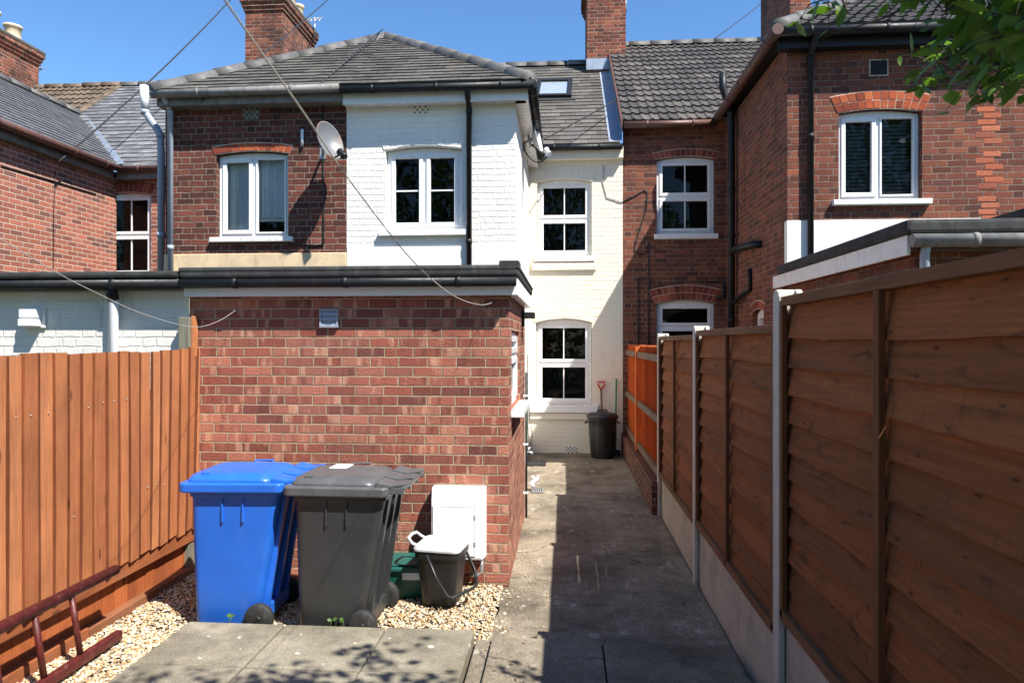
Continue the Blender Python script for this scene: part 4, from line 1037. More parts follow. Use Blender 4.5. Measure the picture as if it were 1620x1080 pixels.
rf = MB(); rf.tube([(XS0 + .0, YS - .145, ZR1 + .0), (XS1 + .07, YS - .145, ZR1 + .0)], .022, 8); rf.tube([(XS1 + .072, YS - .15, ZR1), (XS1 + .072, 7.2, ZR1)], .024, 8)
rf.box((XS1 - .06, YS - .165, ZR1 - .01), (XS1 + .09, YS + .03, ZR1 + .05)); rf.build('felt_kerb', 'felt', rS, bevel=.01)
fs = MB(); fs.box((XS0, YS - .08, ZR0 - .10), (XS1 + .05, YS - .055, ZR0 + .03)); fs.box((XS0, YS - .054, ZR0 - .10), (XS1, YS - .002, ZR0 - .085)); fs.box((XS1 + .05, YS - .08, ZR0 - .10), (XS1 + .07, 7.25, ZR0 + .033)); fs.box((XS1 + .002, YS - .05, ZR0 - .1), (XS1 + .05, 7.2, ZR0 - .085)); fs.build('fascia', 'upvc', S, bevel=.003)
gutter(S, (XS0, YS - .125, ZR0 + .0), (XS1 + .065, YS - .125, ZR0 + .0), 'black_pl', .038, brackets=1.2)
kk = MB()
for yy in (6.05, 6.5, 6.95):
    pass
pipe(S, [(XS1 + .03, 7.05, 1.55), (XS1 + .03, 7.05, 0.05)], .012, 'cable', 'waste_pipe')
for zz in (.3, .8, 1.3):
    cl = MB(); cl.box((XS1, 7.03, zz), (XS1 + .05, 7.07, zz + .02)); cl.build('pipe_clip', 'pale_pl', S)
for px, py in ((778, 479), (374, 490)):
    hk = MB(); a = onY(px, py, YS); hk.tube([(a.x, YS + .01, a.z), (a.x, YS - .03, a.z)], .008, 8); hk.lathe([(.001, -.012), (.012, 0), (.001, .012)], (a.x, YS - .035, a.z), 10); hk.build('line_hook', 'galv', S)

S2 = thing('painted_extension', 'dirty white painted brick extension behind the orange fence', 'extension', (-4.5, YS, 0), group='flat roofed extensions')
w_ = MB(); wall(w_, mS, -7.2, XS0 - .003, 0, 2.33); w_.build('wall', 'grey_white_brick', S2, recalc=False)
rf = MB(); rf.box((-7.3, YS - .165, ZR0 + .04), (XS0 - .004, 7.4, ZR1 - .005)); rf.build('flat_roof', 'felt', S2, bevel=.02)
fs = MB(); fs.box((-7.2, YS - .07, ZR0 - .05), (XS0 - .004, YS - .04, ZR0 + .035)); fs.build('fascia', 'grey_gut', S2)
gutter(S2, (-7.3, YS - .12, ZR0 + .0), (XS0 - .004, YS - .12, ZR0 + .0), 'black_pl', .042, brackets=1.2)
a = onY(180, 500, YS - .06)
pipe(S2, [(a.x, YS - .10, ZR0 - .02), (a.x, YS - .065, ZR0 - .10), (a.x, YS - .06, .2)], .036, 'pale_pl')
cl = MB(); cl.tube([(a.x, YS - .10, ZR0 - .02), (a.x, YS - .066, ZR0 - .12)], .043, 12); cl.build('pipe_collar', 'black_pl', S2)

S3 = thing('brick_extension', 'brick extension with white side fascia and felt roof beyond the right fence', 'extension', (3.7, 5.3, 0), group='flat roofed extensions')
Y3 = 5.40
w_ = MB(); wall(w_, faceY(Y3), XD0 - .01, XD1, 0, 2.66); wall(w_, faceW(XD0 - .01), Y3, YG - .02, 0, 2.66); w_.build('wall', 'brick_old', S3, recalc=False)
rf = MB(); rf.box((XD0 - .14, Y3 - .15, 2.665), (XD1, YG - .02, 2.775)); rf.build('flat_roof', 'felt', S3, bevel=.03)
fs = MB(); fs.box((XD0 - .11, Y3 - .09, 2.515), (XD0 - .085, YG + .2, 2.663)); fs.build('side_fascia', 'upvc_dirty', S3, bevel=.003)
fs = MB(); fs.box((XD0 - .084, Y3 - .08, 2.54), (XD1, Y3 - .055, 2.663)); fs.build('front_fascia', 'brown_pl', S3)
gutter(S3, (XD0 - .10, Y3 - .145, 2.615), (XD1 + 1.2, Y3 - .145, 2.605), 'grey_gut', .05)
a = onY(1452, 400, Y3)
pipe(S3, [(a.x, Y3 - .13, 2.60), (a.x, Y3 - .10, 2.52), (a.x, Y3 - .10, 1.0)], .034, 'grey_pl')

# ================================================================== LEFT FENCE
XF = -2.90
Fl = thing('board_fence', 'orange stained vertical board fence with ragged top, left of the blue bin', 'fence', (XF, 4.0, 0))
bd = MB(); rr = random.Random(9); y = 5.24; k = 0; side_faces = []; nails = []
while y > 1.2:
    w = rr.uniform(.098, .122); lean = max(0, 1 - (5.24 - y) / 0.7) * 0.05
    zt = 1.80 + rr.uniform(-.008, .008) + (0.02 if k < 3 else 0); zb = .385 + rr.uniform(-.014, .014) + .03 * (y - 3) / 2
    y0, y1 = y - w, y; th0, th1 = rr.uniform(.020, .030), rr.uniform(.005, .010); warp = rr.uniform(-.006, .006)
    NZ = 8; vs = []
    for q in range(NZ + 1):
        f = q / NZ; z = zb + (zt - zb) * f; ln = lean * (f * 1.3 - .3); e = .003 * math.sin(3 * f + k) ; e2 = .002 * math.sin(5 * f + 2 * k)
        vs += [(XF, y0 + ln - .006 + e, z), (XF, y1 + ln + e2, z), (XF + th1 + warp * f * (1 - f), y1 + ln + e2, z), (XF + th0 + warp * f * (1 - f) * 4, y0 + ln - .006 + e, z)]
    fs = [(0, 1, 2, 3), tuple(NZ * 4 + i for i in (3, 2, 1, 0))]
    for q in range(NZ):
        a = q * 4
        for i in range(4):
            fs.append((a + i, a + (i + 1) % 4, a + 4 + (i + 1) % 4, a + 4 + i))
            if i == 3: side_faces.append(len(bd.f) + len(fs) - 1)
    bd.add(vs, fs)
    if k % 2 == 0 or rr.random() < .4: nails.append((XF + th0 * .55 + .008, (y0 + y1) / 2 + rr.uniform(-.02, .02), rr.choice((.86, 1.47, 1.49, .84))))
    y -= w + (.013 if k in (5, 8) else .0005); k += 1
fb = bd.build('fence_boards', 'fence_l', Fl)
fb.data.materials.append(wood('painted_shade_edge', [hx(120, 70, 44), hx(104, 62, 40), hx(130, 78, 48)], 'z', .3))  # darker colour on near board edges paints shade lines between the boards
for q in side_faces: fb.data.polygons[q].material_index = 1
for p in nails:
    nm_ = MB(); nm_.tube([(p[0] - .01, p[1], p[2]), (p[0] + .0015, p[1], p[2])], .0035, 8); nm_.build('nail_head', 'galv', fb)
rl_ = MB(); rl_.box((XF - .035, .9, .31), (XF - .002, 5.2, .42)); rl_.build('lower_rail', 'fence_l_old', Fl, bevel=.003)
rl_ = MB(); rl_.box((XF - .06, .9, 1.45), (XF - .002, 5.2, 1.53)); rl_.box((XF - .06, .9, .8), (XF - .002, 5.2, .88)); rl_.build('back_rail', 'fence_l_old', Fl)
bd2 = MB(); y = 5.2
while y > 1.2:
    w = rr.uniform(.10, .14); bd2.box((XF - .075, y - w, 0.0), (XF - .05 + rr.uniform(-.004, .004), y - .006, .40)); y -= w
bd2.build('lower_boards', wood('lower_orange_boards', [hx(160, 88, 48), hx(174, 98, 56), hx(146, 80, 46)], 'z', .25), Fl)
kb = MB(); kb.box((XF - .05, .9, .0), (XF + .012, 3.95, .13)); kb.box((XF - .05, 3.96, .0), (XF + .012, 5.15, .115)); kb.build('kick_board', 'fence_l_old', Fl, bevel=.004)
po = MB(); po.box((XF - .10, 5.10, 0), (XF - .012, 5.19, 2.06)); po.build('fence_post', 'old_post', Fl, bevel=.006)
po = MB(); po.box((XF - .010, 5.13, 1.75), (XF + .012, 5.19, 2.07)); po.build('post_batten', 'fence_l', Fl, bevel=.002)

# ================================================================== RIGHT FENCE
Fr = thing('panel_fence', 'brown overlap panel fence with concrete posts along the right of the path', 'fence', (1.05, 3.28, 0))
posts = [(7.40, 1.955), (5.345, 1.99), (3.28, 2.115), (1.2, 2.2), (-.9, 2.25)]
def post(y, zt):
    mb = MB(); x0, x1 = 1.0, 1.115; yc = y + .05
    # H-section post: front web and flanges with a slot each side, weathered top
    prof = [(x0, yc - .045), (x0 + .03, yc - .045), (x0 + .03, yc - .02), (x1 - .03, yc - .02), (x1 - .03, yc - .045), (x1, yc - .045),
            (x1, yc + .045), (x1 - .03, yc + .045), (x1 - .03, yc + .02), (x0 + .03, yc + .02), (x0 + .03, yc + .045), (x0, yc + .045)]
    rings = [[(x, yy, -.05) for x, yy in prof], [(x, yy, zt - .035) for x, yy in prof]]
    cx = (x0 + x1) / 2
    rings.append([(cx + (x - cx) * 1.0, yc + (yy - yc) * .75, zt - .012) for x, yy in prof]); rings.append([(x, yc + (yy - yc) * .35, zt) for x, yy in prof])
    mb.loft(rings, False)
    return mb.build('concrete_post', 'post', Fr, bevel=.004, seg=1)
for y, zt in posts: post(y, zt)
def panel(y0, y1, zb, zt, seed):
    r = random.Random(seed); ya, yb = y0 + .10, y1 - .002; y0 += .078; y1 += .022
    xb = 1.068
    pm = MB(); n = 11; hgt = (zt - .05 - zb - .03) / n; NS = 60
    for i in range(n):
        za = zb + .03 + i * hgt - (.022 if i else 0); zbv = min(za + hgt + .030, zt - .03)
        amp = r.uniform(.001, .007); p1, p2, p3 = r.uniform(0, 6), r.uniform(0, 6), r.uniform(0, 6); f1, f2 = r.uniform(1.5, 3.5), r.uniform(6, 10)
        pr = r.uniform(0, .006); dip = [(r.uniform(y0, y1), r.uniform(.05, .12), r.uniform(-.010, .005)) for _ in range(2)]
        vs = []
        for s in range(NS + 1):
            yy = y0 + (y1 - y0) * s / NS
            e = (amp * (math.sin(f1 * yy + p1) + .4 * math.sin(f2 * yy + p2) + .15 * math.sin(23 * yy + p3)) + sum(k * math.exp(-((yy - c) / w) ** 2) for c, w, k in dip)) if i else 0
            bow = .003 * math.sin(1.7 * yy + p1) - pr
            vs += [(xb - .037 + bow, yy, za + e), (xb - .020 + bow, yy, za + e), (xb - .003, yy, zbv), (xb - .010, yy, zbv)]
        fs = []
        for s in range(NS):
            a = s * 4; b = a + 4
            fs += [(a, b, b + 3, a + 3), (a, a + 1, b + 1, b), (a + 1, a + 2, b + 2, b + 1), (a + 3, b + 3, b + 2, a + 2)]
        pm.add(vs, fs + [(0, 3, 2, 1), (NS * 4, NS * 4 + 1, NS * 4 + 2, NS * 4 + 3)])
    po = pm.build('fence_panel', 'fence_r', Fr)
    for yy in (ya + .018, (y0 + y1) / 2, yb - .018):
        bt = MB(); bt.box((xb - .066, yy - .02, zb), (xb - .042, yy + .02, zt - .045)); bt.build('batten', 'batten', po, bevel=.003)
    for y_a, y_b in ((y0 + .001, y0 + .06), (y1 - .06, y1 - .001)):
        bt = MB(); bt.box((xb - .0025, y_a, zb + .01), (1.0835, y_b, zt - .05)); bt.build('rear_batten', 'batten', po)
    rl = MB(); rl.box((xb - .06, ya, zt - .044), (xb + .02, yb, zt - .002)); rl.build('capping_rail', 'rail_r', po, bevel=.003)
    rl = MB(); rl.box((xb - .066, ya, zb - .014), (xb - .036, yb, zb + .037)); rl.build('bottom_rail', 'rail_r', po, bevel=.002)
    h = zb - .0005; mid = h * .52 + .02
    for z0, z1, dx in ((-.04, mid - .001, 0), (mid + .001, h, .001)):
        g_ = MB(); g_.box((1.035 + dx, y0, z0), (1.082 + dx, y1, z1)); g_.build('gravel_board', 'gboard', Fr, bevel=.003)
for i, (zb, zt) in enumerate(((.45, 1.925), (.47, 1.955), (.59, 2.08), (.62, 2.14))):
    panel(posts[i + 1][0], posts[i][0], zb, zt, 60 + i)

Fo = thing('board_fence', 'bright orange close board fence on a low brick wall at the end of the path', 'fence', (1.06, 9.4, 0))
bd = MB(); y = YB - .02; rr = random.Random(13)
while y > 7.6:
    w = rr.uniform(.09, .11)
    for za, zb2 in ((.40, 1.82),):
        z0, z1 = za, zb2 + rr.uniform(-.004, .004)
        bd.add([(1.045, y - w - .01, z0), (1.075, y - w - .01, z0), (1.075, y, z0), (1.063, y, z0), (1.045, y - w - .01, z1), (1.075, y - w - .01, z1), (1.075, y, z1), (1.063, y, z1)],
               [(0, 1, 2, 3), (4, 5, 6, 7), (0, 1, 5, 4), (1, 2, 6, 5), (2, 3, 7, 6), (3, 0, 4, 7)])
    y -= w
bd.build('fence_boards', 'fence_o', Fo, bevel=.002, seg=1)
rl = MB()
for z in (1.69, 1.02, .44): rl.box((1.005, 7.52, z - .045), (1.044, 9.55, z + .035)); rl.box((1.005, 9.66, z - .045), (1.044, YB - .02, z + .035))
rl.build('rail', 'rail_grey', Fo, bevel=.003)
ps = MB(); ps.box((.985, 9.56, .36), (1.06, 9.65, 1.80)); ps.build('fence_post', 'fence_o', Fo, bevel=.003)
lw = MB(); lw.box((.94, 7.46, -.04), (1.13, YB - .005, .355))
tag(lw.build('low_wall', 'brick_soot', bevel=.006), 'low mossy brick wall under the bright orange fence beside the path', 'wall')

# ================================================================== LADDER
Ld = thing('ladder', 'dark red wooden ladder lying on its side along the orange fence', 'ladder', (-2.7, 3.2, .06))
A1, A0 = onX(184, 906, -2.74), onX(0, 985, -2.74)
zt_, zb_ = .475, .105
rl = MB(); rl.tube([(-2.74, 3.98, zt_), (-2.74, .9, zt_ + .01)], .031, 12); rl.build('ladder_rail', 'red_paint', Ld)
rl = MB(); rl.box((-2.70, .9, zb_ - .03), (-2.655, 3.93, zb_ + .03)); rl.build('ladder_rail', 'red_paint', Ld, bevel=.012)
yy = 3.60
while yy > 1.0:
    rg = MB(); rg.tube([(-2.68, yy, zb_), (-2.738, yy, zt_)], .0165, 10); rg.build('rung', 'red_paint', Ld); yy -= .265

# ================================================================== WHEELIE BINS
def wheelie(name, label, loc, rz, body, lidm, nx=.0):
    t = thing(name, label, 'bin', loc, rz, 'wheelie bins in front of the brick wall')
    b = MB(); HB = .93
    prof = [(.03, .42, .44, -.085), (.035, .435, .455, -.083), (.30, .495, .49, -.056), (.60, .555, .525, -.028), (.84, .605, .55, -.004), (.88, .615, .552, 0.0), (.882, .64, .575, 0.0), (HB, .645, .58, 0.0)]
    b.loft([rrect(w, d, .055, z, 6, cx) for z, w, d, cx in prof], True)
    # ribs under the rim on the near and far sides
    for sy in (-1, 1):
        for x in (-.08, .06): b.box((x - .006, sy * .262 - .022, .72), (x + .006, sy * .262 + .022, .885))
    # pillar ribs of the handle side and the axle housing
    for sy in (-.17, 0, .17): b.loft([[(.10, sy - .016, .14), (.20, sy - .016, .14), (.20, sy + .016, .14), (.10, sy + .016, .14)], [(.22, sy - .016, .885), (.322, sy - .016, .885), (.322, sy + .016, .885), (.22, sy + .016, .885)]], False)
    b.box((.08, -.20, .07), (.20, .20, .15))
    bo = b.build('body', body, t, bevel=.006, local=True)
    l = MB(); cx = -.01
    l.loft([rrect(w, d, r, z, 6, c) for z, w, d, r, c in ((.915, .71, .635, .05, cx), (.918, .725, .65, .055, cx), (.965, .725, .65, .055, cx), (.975, .715, .64, .05, cx))], False)
    l.loft([rrect(w, d, r, z, 6, c) for z, w, d, r, c in ((.974, .60, .55, .07, cx - .04), (.995, .575, .525, .07, cx - .04), (1.012, .53, .48, .07, cx - .05), (1.024, .40, .36, .07, cx - .06))], True)
    # stepped tail with hinge lugs
    for sy in (-.21, 0, .21):
        l.loft([[(.26, sy - .085, .97), (.26, sy + .085, .97), (.26, sy + .085, 1.01), (.26, sy - .085, 1.01)],
                [(.36, sy - .075, .965), (.36, sy + .075, .965), (.36, sy + .075, .99), (.36, sy - .075, .99)],
                [(.455, sy - .06, .985), (.455, sy + .06, .985), (.455, sy + .06, 1.0), (.455, sy - .06, 1.0)]], False)
    t.scale = (.94, 1, 1)
    lo = l.build('lid', lidm, t, bevel=.008, local=True)
    for dx in (-.22,):
        k = MB(); k.box((dx - .03, -.235, 1.0), (dx + .03, -.215, 1.032)); k.box((dx - .012, -.24, .99), (dx + .012, -.21, 1.02)); k.build('lid_knob', lidm, lo, bevel=.008, local=True)
    lg = MB(); lg.tube([(-.10, .27, .985), (-.10, .30, 1.015), (.04, .30, 1.015), (.04, .27, .985)], .008, 8); lg.build('lid_grip', lidm, lo, local=True)
    h = MB(); h.tube([(.44, -.28, .965), (.44, .28, .965)], .017, 12)
    for sy in (-.27, -.1, .1, .27): h.box((.29, sy - .012, .93), (.45, sy + .012, .972))
    h.build('handle_bar', lidm, t, bevel=.004, local=True)
    for sy in (-1, 1):
        w = MB(); wx, wz = .165, .10; r = .10
        pr = [(.045, -.028), (.088, -.028), (.098, -.018), (r, 0), (.098, .018), (.088, .028), (.045, .028)]
        n = 28
        w.loft([[(wx + q * math.cos(2 * math.pi * k / n), sy * .262 + o, wz + q * math.sin(2 * math.pi * k / n)) for k in range(n)] for q, o in pr], True)
        wo = w.build('wheel', 'rubber', t, local=True)
        hb = MB()
        for k in range(6):
            a = 2 * math.pi * k / 6; c, s = math.cos(a), math.sin(a)
            hb.box((0, -.006, -.018), (.068, .006, .018), m=lambda x, y, z, c=c, s=s: (wx + x * c - y * s, sy * .262 + z, wz + x * s + y * c))
        hb.tube([(wx, sy * .262 - .032, wz), (wx, sy * .262 + .032, wz)], .024, 14); hb.tube([(wx, sy * .262 - .024, wz), (wx, sy * .262 + .024, wz)], .05, 20)
        hb.build('hub', 'black_plastic', wo, local=True)
    return t
BB = onZ(385, 955, 0.02)
blue = wheelie('wheelie_bin', 'blue wheelie bin with closed blue lid beside the orange fence', (-2.115, 4.48, -.002), rad(3), 'blue_bin', 'blue_bin')
black = wheelie('wheelie_bin', 'charcoal wheelie bin standing right of the blue one', (-1.41, 4.455, -.010), rad(-1), 'grey_bin', 'grey_lid')
sk = MB(); sk.box((-.19, .05, 1.0225), (-.06, .20, 1.0262)); sk.build('lid_sticker', 'label', black.children[1], local=True)

# ================================================================== CADDY, BOX, METER
cdl = onZ(690, 945, 0.02)
Cd = thing('food_caddy', 'small black food caddy with pale grey lid on the gravel', 'caddy', (-.87, 4.82, .02), rad(-8))
b = MB(); b.loft([rrect(w, d, .045, z, 6) for z, w, d in ((0, .225, .22), (.012, .24, .235), (.20, .275, .262), (.34, .30, .28), (.342, .325, .305), (.39, .33, .31))], True)
b.build('body', 'black_plastic', Cd, bevel=.004, local=True)
b = MB(); b.loft([rrect(w, d, .05, z, 6) for z, w, d in ((.388, .345, .325), (.405, .345, .325), (.425, .32, .30), (.432, .26, .24))], False)
lo = b.build('lid', 'lid_white', Cd, bevel=.006, local=True)
b = MB(); b.tube([(-.15, -.09, .41), (-.19, -.095, .425), (-.225, -.08, .455), (-.232, 0, .462), (-.225, .08, .455), (-.19, .095, .425), (-.15, .09, .41)], .012, 10); b.build('lid_grip', 'lid_white', lo, local=True)
b = MB(); b.tube([(-.06, -.165, .375), (.02, -.185, .22), (.10, -.19, .11), (.13, -.175, .095), (.235, -.03, .12), (.25, .03, .13), (.20, .14, .20), (.12, .165, .33)], .0105, 8); b.build('carry_handle', 'black_plastic', Cd, local=True)
Bx = thing('recycling_box', 'dark green recycling box half hidden between the caddy and the charcoal bin', 'box', (-1.20, 4.98, -.02), rad(4))
b = MB(); b.loft([rrect(w, d, .03, z, 5) for z, w, d in ((0, .36, .24), (.2, .42, .29), (.24, .43, .30), (.242, .47, .34), (.27, .47, .34))], True); b.build('body', 'teal', Bx, bevel=.004, local=True)
b = MB(); b.box((-.2, -.145, .272), (.2, .145, .285)); b.build('lid', 'teal', Bx, bevel=.004, local=True)
b = MB(); b.box((.03, -.172, .185), (.17, -.1495, .235)); b.build('sticker', 'label', Bx, local=True)
a, b_ = onY(682, 885, YS - .12), onY(767, 773, YS - .12)
Mt = thing('meter_box', 'white meter box with locked door fixed low on the red brick wall', 'meter box', ((a.x + b_.x) / 2, YS, a.z))
mf = faceY(YS)
x0, x1, z0, z1 = a.x, b_.x, a.z, b_.z
b = MB(); pr = [(0.0, z0), (-.17, z0 + .02), (-.175, z0 + .04), (-.175, z1 - .12), (-.165, z1 - .09), (-.10, z1 - .012), (-.08, z1), (0.0, z1)]
b.loft([[(x0 + (.012 if dpt < -.1 else 0), YS + dpt, z) for dpt, z in pr], [(x1 - (.012 if dpt < -.1 else 0), YS + dpt, z) for dpt, z in pr]], False)
b.build('case', 'meter', Mt, bevel=.008)
b = MB(); dx0, dx1, dz0, dz1 = x0 + .025, x1 - .07, z0 + .05, z1 - .13
cx, cz = (dx0 + dx1) / 2, (dz0 + dz1) / 2
b.box((dx0, YS - .181, dz0), (dx1, YS - .172, dz1)); 
b.add([(dx0 + .01, YS - .1812, dz0 + .01), (dx1 - .01, YS - .1812, dz0 + .01), (dx1 - .01, YS - .1812, dz1 - .01), (dx0 + .01, YS - .1812, dz1 - .01), (cx, YS - .190, cz)], [(0, 1, 4), (1, 2, 4), (2, 3, 4), (3, 0, 4)])
do = b.build('door', 'meter', Mt, bevel=.002)
b = MB(); b.box((dx0 - .004, YS - .1765, dz0 - .004), (dx1 + .004, YS - .1745, dz1 + .004)); b.build('door_gap', 'cable', Mt)
b = MB(); b.tube([(dx0 + .03, YS - .18, cz - .03), (dx0 + .03, YS - .19, cz - .03)], .008, 10); b.build('lock', 'cable', do)
b = MB()
for z in (dz0 + .08, dz1 - .08): b.box((dx1 - .004, YS - .186, z), (dx1 + .008, YS - .176, z + .03))
b.build('hinge', 'grey_pl', do)
b = MB(); b.tube([(x1 - .03, YS - .06, z0 + .02), (x1 - .03, YS - .06, z0 - .10), (x1 - .07, YS - .06, z0 - .13), (x1 - .12, YS - .06, z0 - .13)], .014, 8); b.build('gas_pipe', 'galv', Mt)

# ================================================================== WALL FITTINGS
def louvre(name, label, px0, px1, py0, py1, depth, mat):
    a, b = onY(px0, py1, YS - depth), onY(px1, py0, YS - depth)
    t = thing(name, label, 'vent', ((a.x + b.x) / 2, YS, a.z))
    mb = MB(); w = .012
    mb.box((a.x, YS - depth, a.z), (a.x + w, YS, b.z)); mb.box((b.x - w, YS - depth, a.z), (b.x, YS, b.z)); mb.box((a.x + w, YS - depth, a.z), (b.x - w, YS, a.z + w)); mb.box((a.x + w, YS - depth, b.z - w), (b.x - w, YS, b.z)); mb.box((a.x + w, YS - .012, a.z + w), (b.x - w, YS - .001, b.z - w))
    mb.build('frame', mat, t, bevel=.002)
    n = 3; h = (b.z - a.z - 2 * w) / n
    lv = MB()
    for i in range(n):
        z = a.z + w + i * h
        lv.add([(a.x + w, YS - depth + .004, z + .004), (b.x - w, YS - depth + .004, z + .004), (b.x - w, YS - depth + .018, z + h - .002), (a.x + w, YS - depth + .018, z + h - .002),
                (a.x + w, YS - depth + .010, z + .004), (b.x - w, YS - depth + .010, z + .004), (b.x - w, YS - depth + .024, z + h - .002), (a.x + w, YS - depth + .024, z + h - .002)],
               [(0, 1, 2, 3), (4, 5, 6, 7), (0, 1, 5, 4), (3, 2, 6, 7), (0, 3, 7, 4), (1, 2, 6, 5)])
    lv.build('louvre', mat, t)
    return t
louvre('louvre_vent', 'square pale grey louvre vent high on the red brick wall', 505, 534, 489, 518, .03, 'grey_pl')
V2 = thing('extractor_vent', 'white cowled extractor vent on the dirty white painted wall', 'vent', (onY(45, 505, YS).x, YS, 1.95))
a, b = onY(29, 516, YS - .09), onY(55, 489, YS - .09)
mb = MB(); mb.box((a.x, YS - .09, a.z + .065), (b.x, YS, b.z)); mb.box((a.x, YS - .10, a.z), (b.x, YS, a.z + .058)); mb.build('cowl', 'pale_pl', V2, bevel=.006)
mb = MB(); mb.box((a.x - .01, YS - .02, a.z - .012), (b.x + .03, YS - .001, b.z + .012)); mb.build('back_plate', 'upvc_dirty', V2, bevel=.003)

def dish(name, label, c, axis, rx, rz_, mat, wallp, lnb, roll=0.0):
    t = thing(name, label, 'satellite dish', wallp, 0, 'satellite dishes on the houses')
    c = Vector(c); ax = Vector(axis).normalized(); side = ax.cross(Vector((0, 0, 1))).normalized(); up = side.cross(ax).normalized()
    n = 40; rings = []
    for f in (0.02, .25, .5, .75, .95, 1.0):
        rings.append([c + side * (rx * f * math.cos(2 * math.pi * k / n)) + up * (rz_ * f * math.sin(2 * math.pi * k / n)) + ax * (.09 * f * f) for k in range(n)])
    back = [[p - ax * .006 for p in r] for r in rings[::-1]]
    mb = MB(); mb.loft(rings + back, True); mb.build('reflector', mat, t)
    a = MB(); p0 = c - ax * .05; w = Vector(wallp)
    foot = c - up * rz_ * .95 + ax * .08
    a.tube([p0 - up * .05, foot, Vector(lnb)], .012, 8); a.build('feed_arm', 'cable', t)
    mb = MB(); mb.tube([p0 - up * .08, p0 + up * .08], .02, 10); mb.tube([p0, (p0.x * .5 + w.x * .5, p0.y * .5 + w.y * .5, p0.z), w], .018, 10); mb.box((-.04, -.01, -.07), (.04, .01, .07), m=lambda x, y, z: (w.x + x, w.y + y, w.z + z)); mb.tube([p0 - ax * .0, c], .03, 8); mb.build('wall_bracket', 'galv', t)
    l = MB(); L = Vector(lnb); d2 = (c + ax * .05 - L).normalized()
    l.tube([L - d2 * .08, L - d2 * .03, L + d2 * .03, L + d2 * .05], [.03, .035, .035, .045], 12); l.tube([L - d2 * .02 - Vector((0, 0, .05)), L - d2 * .02 + Vector((0, 0, .0))], .03, 8)
    l.build('receiver_head', 'black_pl' if mat == 'dish' else 'pale_pl', t)
    return t
dc = onY(515, 227, YG - .36)
dish('satellite_dish', 'rust stained satellite dish on the sooty brick wall', dc, (.84, -.46, .30), .20, .245, 'dish', (dc.x - .16, YG, dc.z - .02), onY(541, 243, YG - .52))
dc = onY(843, 221, 9.7)
dish('satellite_dish', 'pale grey satellite dish seen edge on at the side of the white house', dc, (.985, -.16, .2), .20, .215, 'dish_white', (XR, dc.y + .15, dc.z - .05), onY(866, 240, 9.4))
cb = MB(); pts = spline([onY(866, 246, 9.4), onY(860, 254, 9.45), onY(850, 257, 9.5), onY(838, 250, 9.6), onY(829, 236, 9.7)], 6)
cb.tube(pts, .010, 6); tag(cb.build('dish_cable', 'cable'), 'black cable looping below the pale grey satellite dish', 'cable')
# security lamp
Lp = thing('security_light', 'small black security light at the rear corner of the brick extension', 'lamp', (XS1, 6.7, 2.0))
a = onX(833, 500, XS1)
a.y = 6.8; a.z = CAMZ + (540 - 502) / F * 6.8
mb = MB(); mb.box((XS1, 6.76, a.z - .09), (XS1 + .025, 6.84, a.z + .07)); mb.build('bracket', 'black_pl', Lp, bevel=.004)
mb = MB(); mb.box((XS1 + .02, 6.70, a.z - .01), (XS1 + .13, 6.90, a.z + .05)); mb.build('lamp_head', 'black_pl', Lp, bevel=.01)

# ================================================================== END OF THE PATH
Db = thing('dustbin', 'black round dustbin with domed lid against the cream wall', 'bin', (onZ(953, 731, 0).x, 11.08, 0))
cx = onY(953, 700, 11.08).x
Db.location = (cx, 11.08, 0)
b = MB(); n = 48; rings = []
for z, r in ((0, .175), (.02, .185), (.10, .19), (.30, .205), (.50, .218), (.60, .225), (.62, .24), (.66, .245)):
    rings.append([((r + (.004 if (k % 4 < 2 and .08 < z < .55) else 0)) * math.cos(2 * math.pi * k / n), (r + (.004 if (k % 4 < 2 and .08 < z < .55) else 0)) * math.sin(2 * math.pi * k / n), z) for k in range(n)])
b.loft(rings, True); b.build('body', 'black_plastic', Db, local=True)
b = MB(); b.lathe([(.25, .645), (.258, .655), (.258, .68), (.24, .695), (.20, .72), (.10, .735), (.01, .74)], (0, 0, 0), 36); lo = b.build('lid', 'black_plastic', Db, local=True)
b = MB(); b.tube([(-.08, 0, .73), (-.07, 0, .765), (.07, 0, .765), (.08, 0, .73)], .012, 8); b.build('lid_handle', 'black_plastic', lo, local=True)
b = MB()
for sx in (-1, 1): b.tube([(sx * .235, -.06, .58), (sx * .275, -.05, .56), (sx * .275, .05, .56), (sx * .235, .06, .58)], .011, 8)
b.build('side_handle', 'black_plastic', Db, local=True)
Sp = thing('spade', 'spade with red D handle leaning on the cream wall behind the dustbin', 'spade', (onY(951, 700, 11.35).x, 11.35, 0))
a = onY(951, 604, 11.44); x_ = a.x; zt_ = a.z
b = MB(); b.tube([(x_ + .02, 11.34, .25), (x_, 11.44, zt_ - .10)], .017, 10); b.build('shaft', 'shaft', Sp)
b = MB(); b.tube([(x_, 11.44, zt_ - .13), (x_ - .05, 11.442, zt_ - .05), (x_ - .058, 11.444, zt_), (x_ + .058, 11.444, zt_), (x_ + .05, 11.442, zt_ - .05), (x_, 11.44, zt_ - .13)], .015, 8); b.build('handle', 'red_plastic', Sp)
b = MB(); b.box((-.09, -.006, 0), (.09, .006, .27), m=lambda x, y, z: (x_ + .02 + x, 11.32 + y + z * .07, z)); b.build('blade', 'galv', Sp)
Br = thing('broom', 'thin green pole leaning on the cream wall right of the spade', 'pole', (onY(974, 700, 11.4).x, 11.35, 0))
a = onY(975, 599, 11.45)
b = MB(); b.tube([(a.x - .02, 11.36, .06), (a.x, 11.45, a.z)], .0135, 8); b.build('shaft', 'green_pl', Br)
b = MB(); b.box((a.x - .12, 11.33, .0), (a.x + .06, 11.40, .08)); b.build('brush_head', 'black_plastic', Br, bevel=.006)
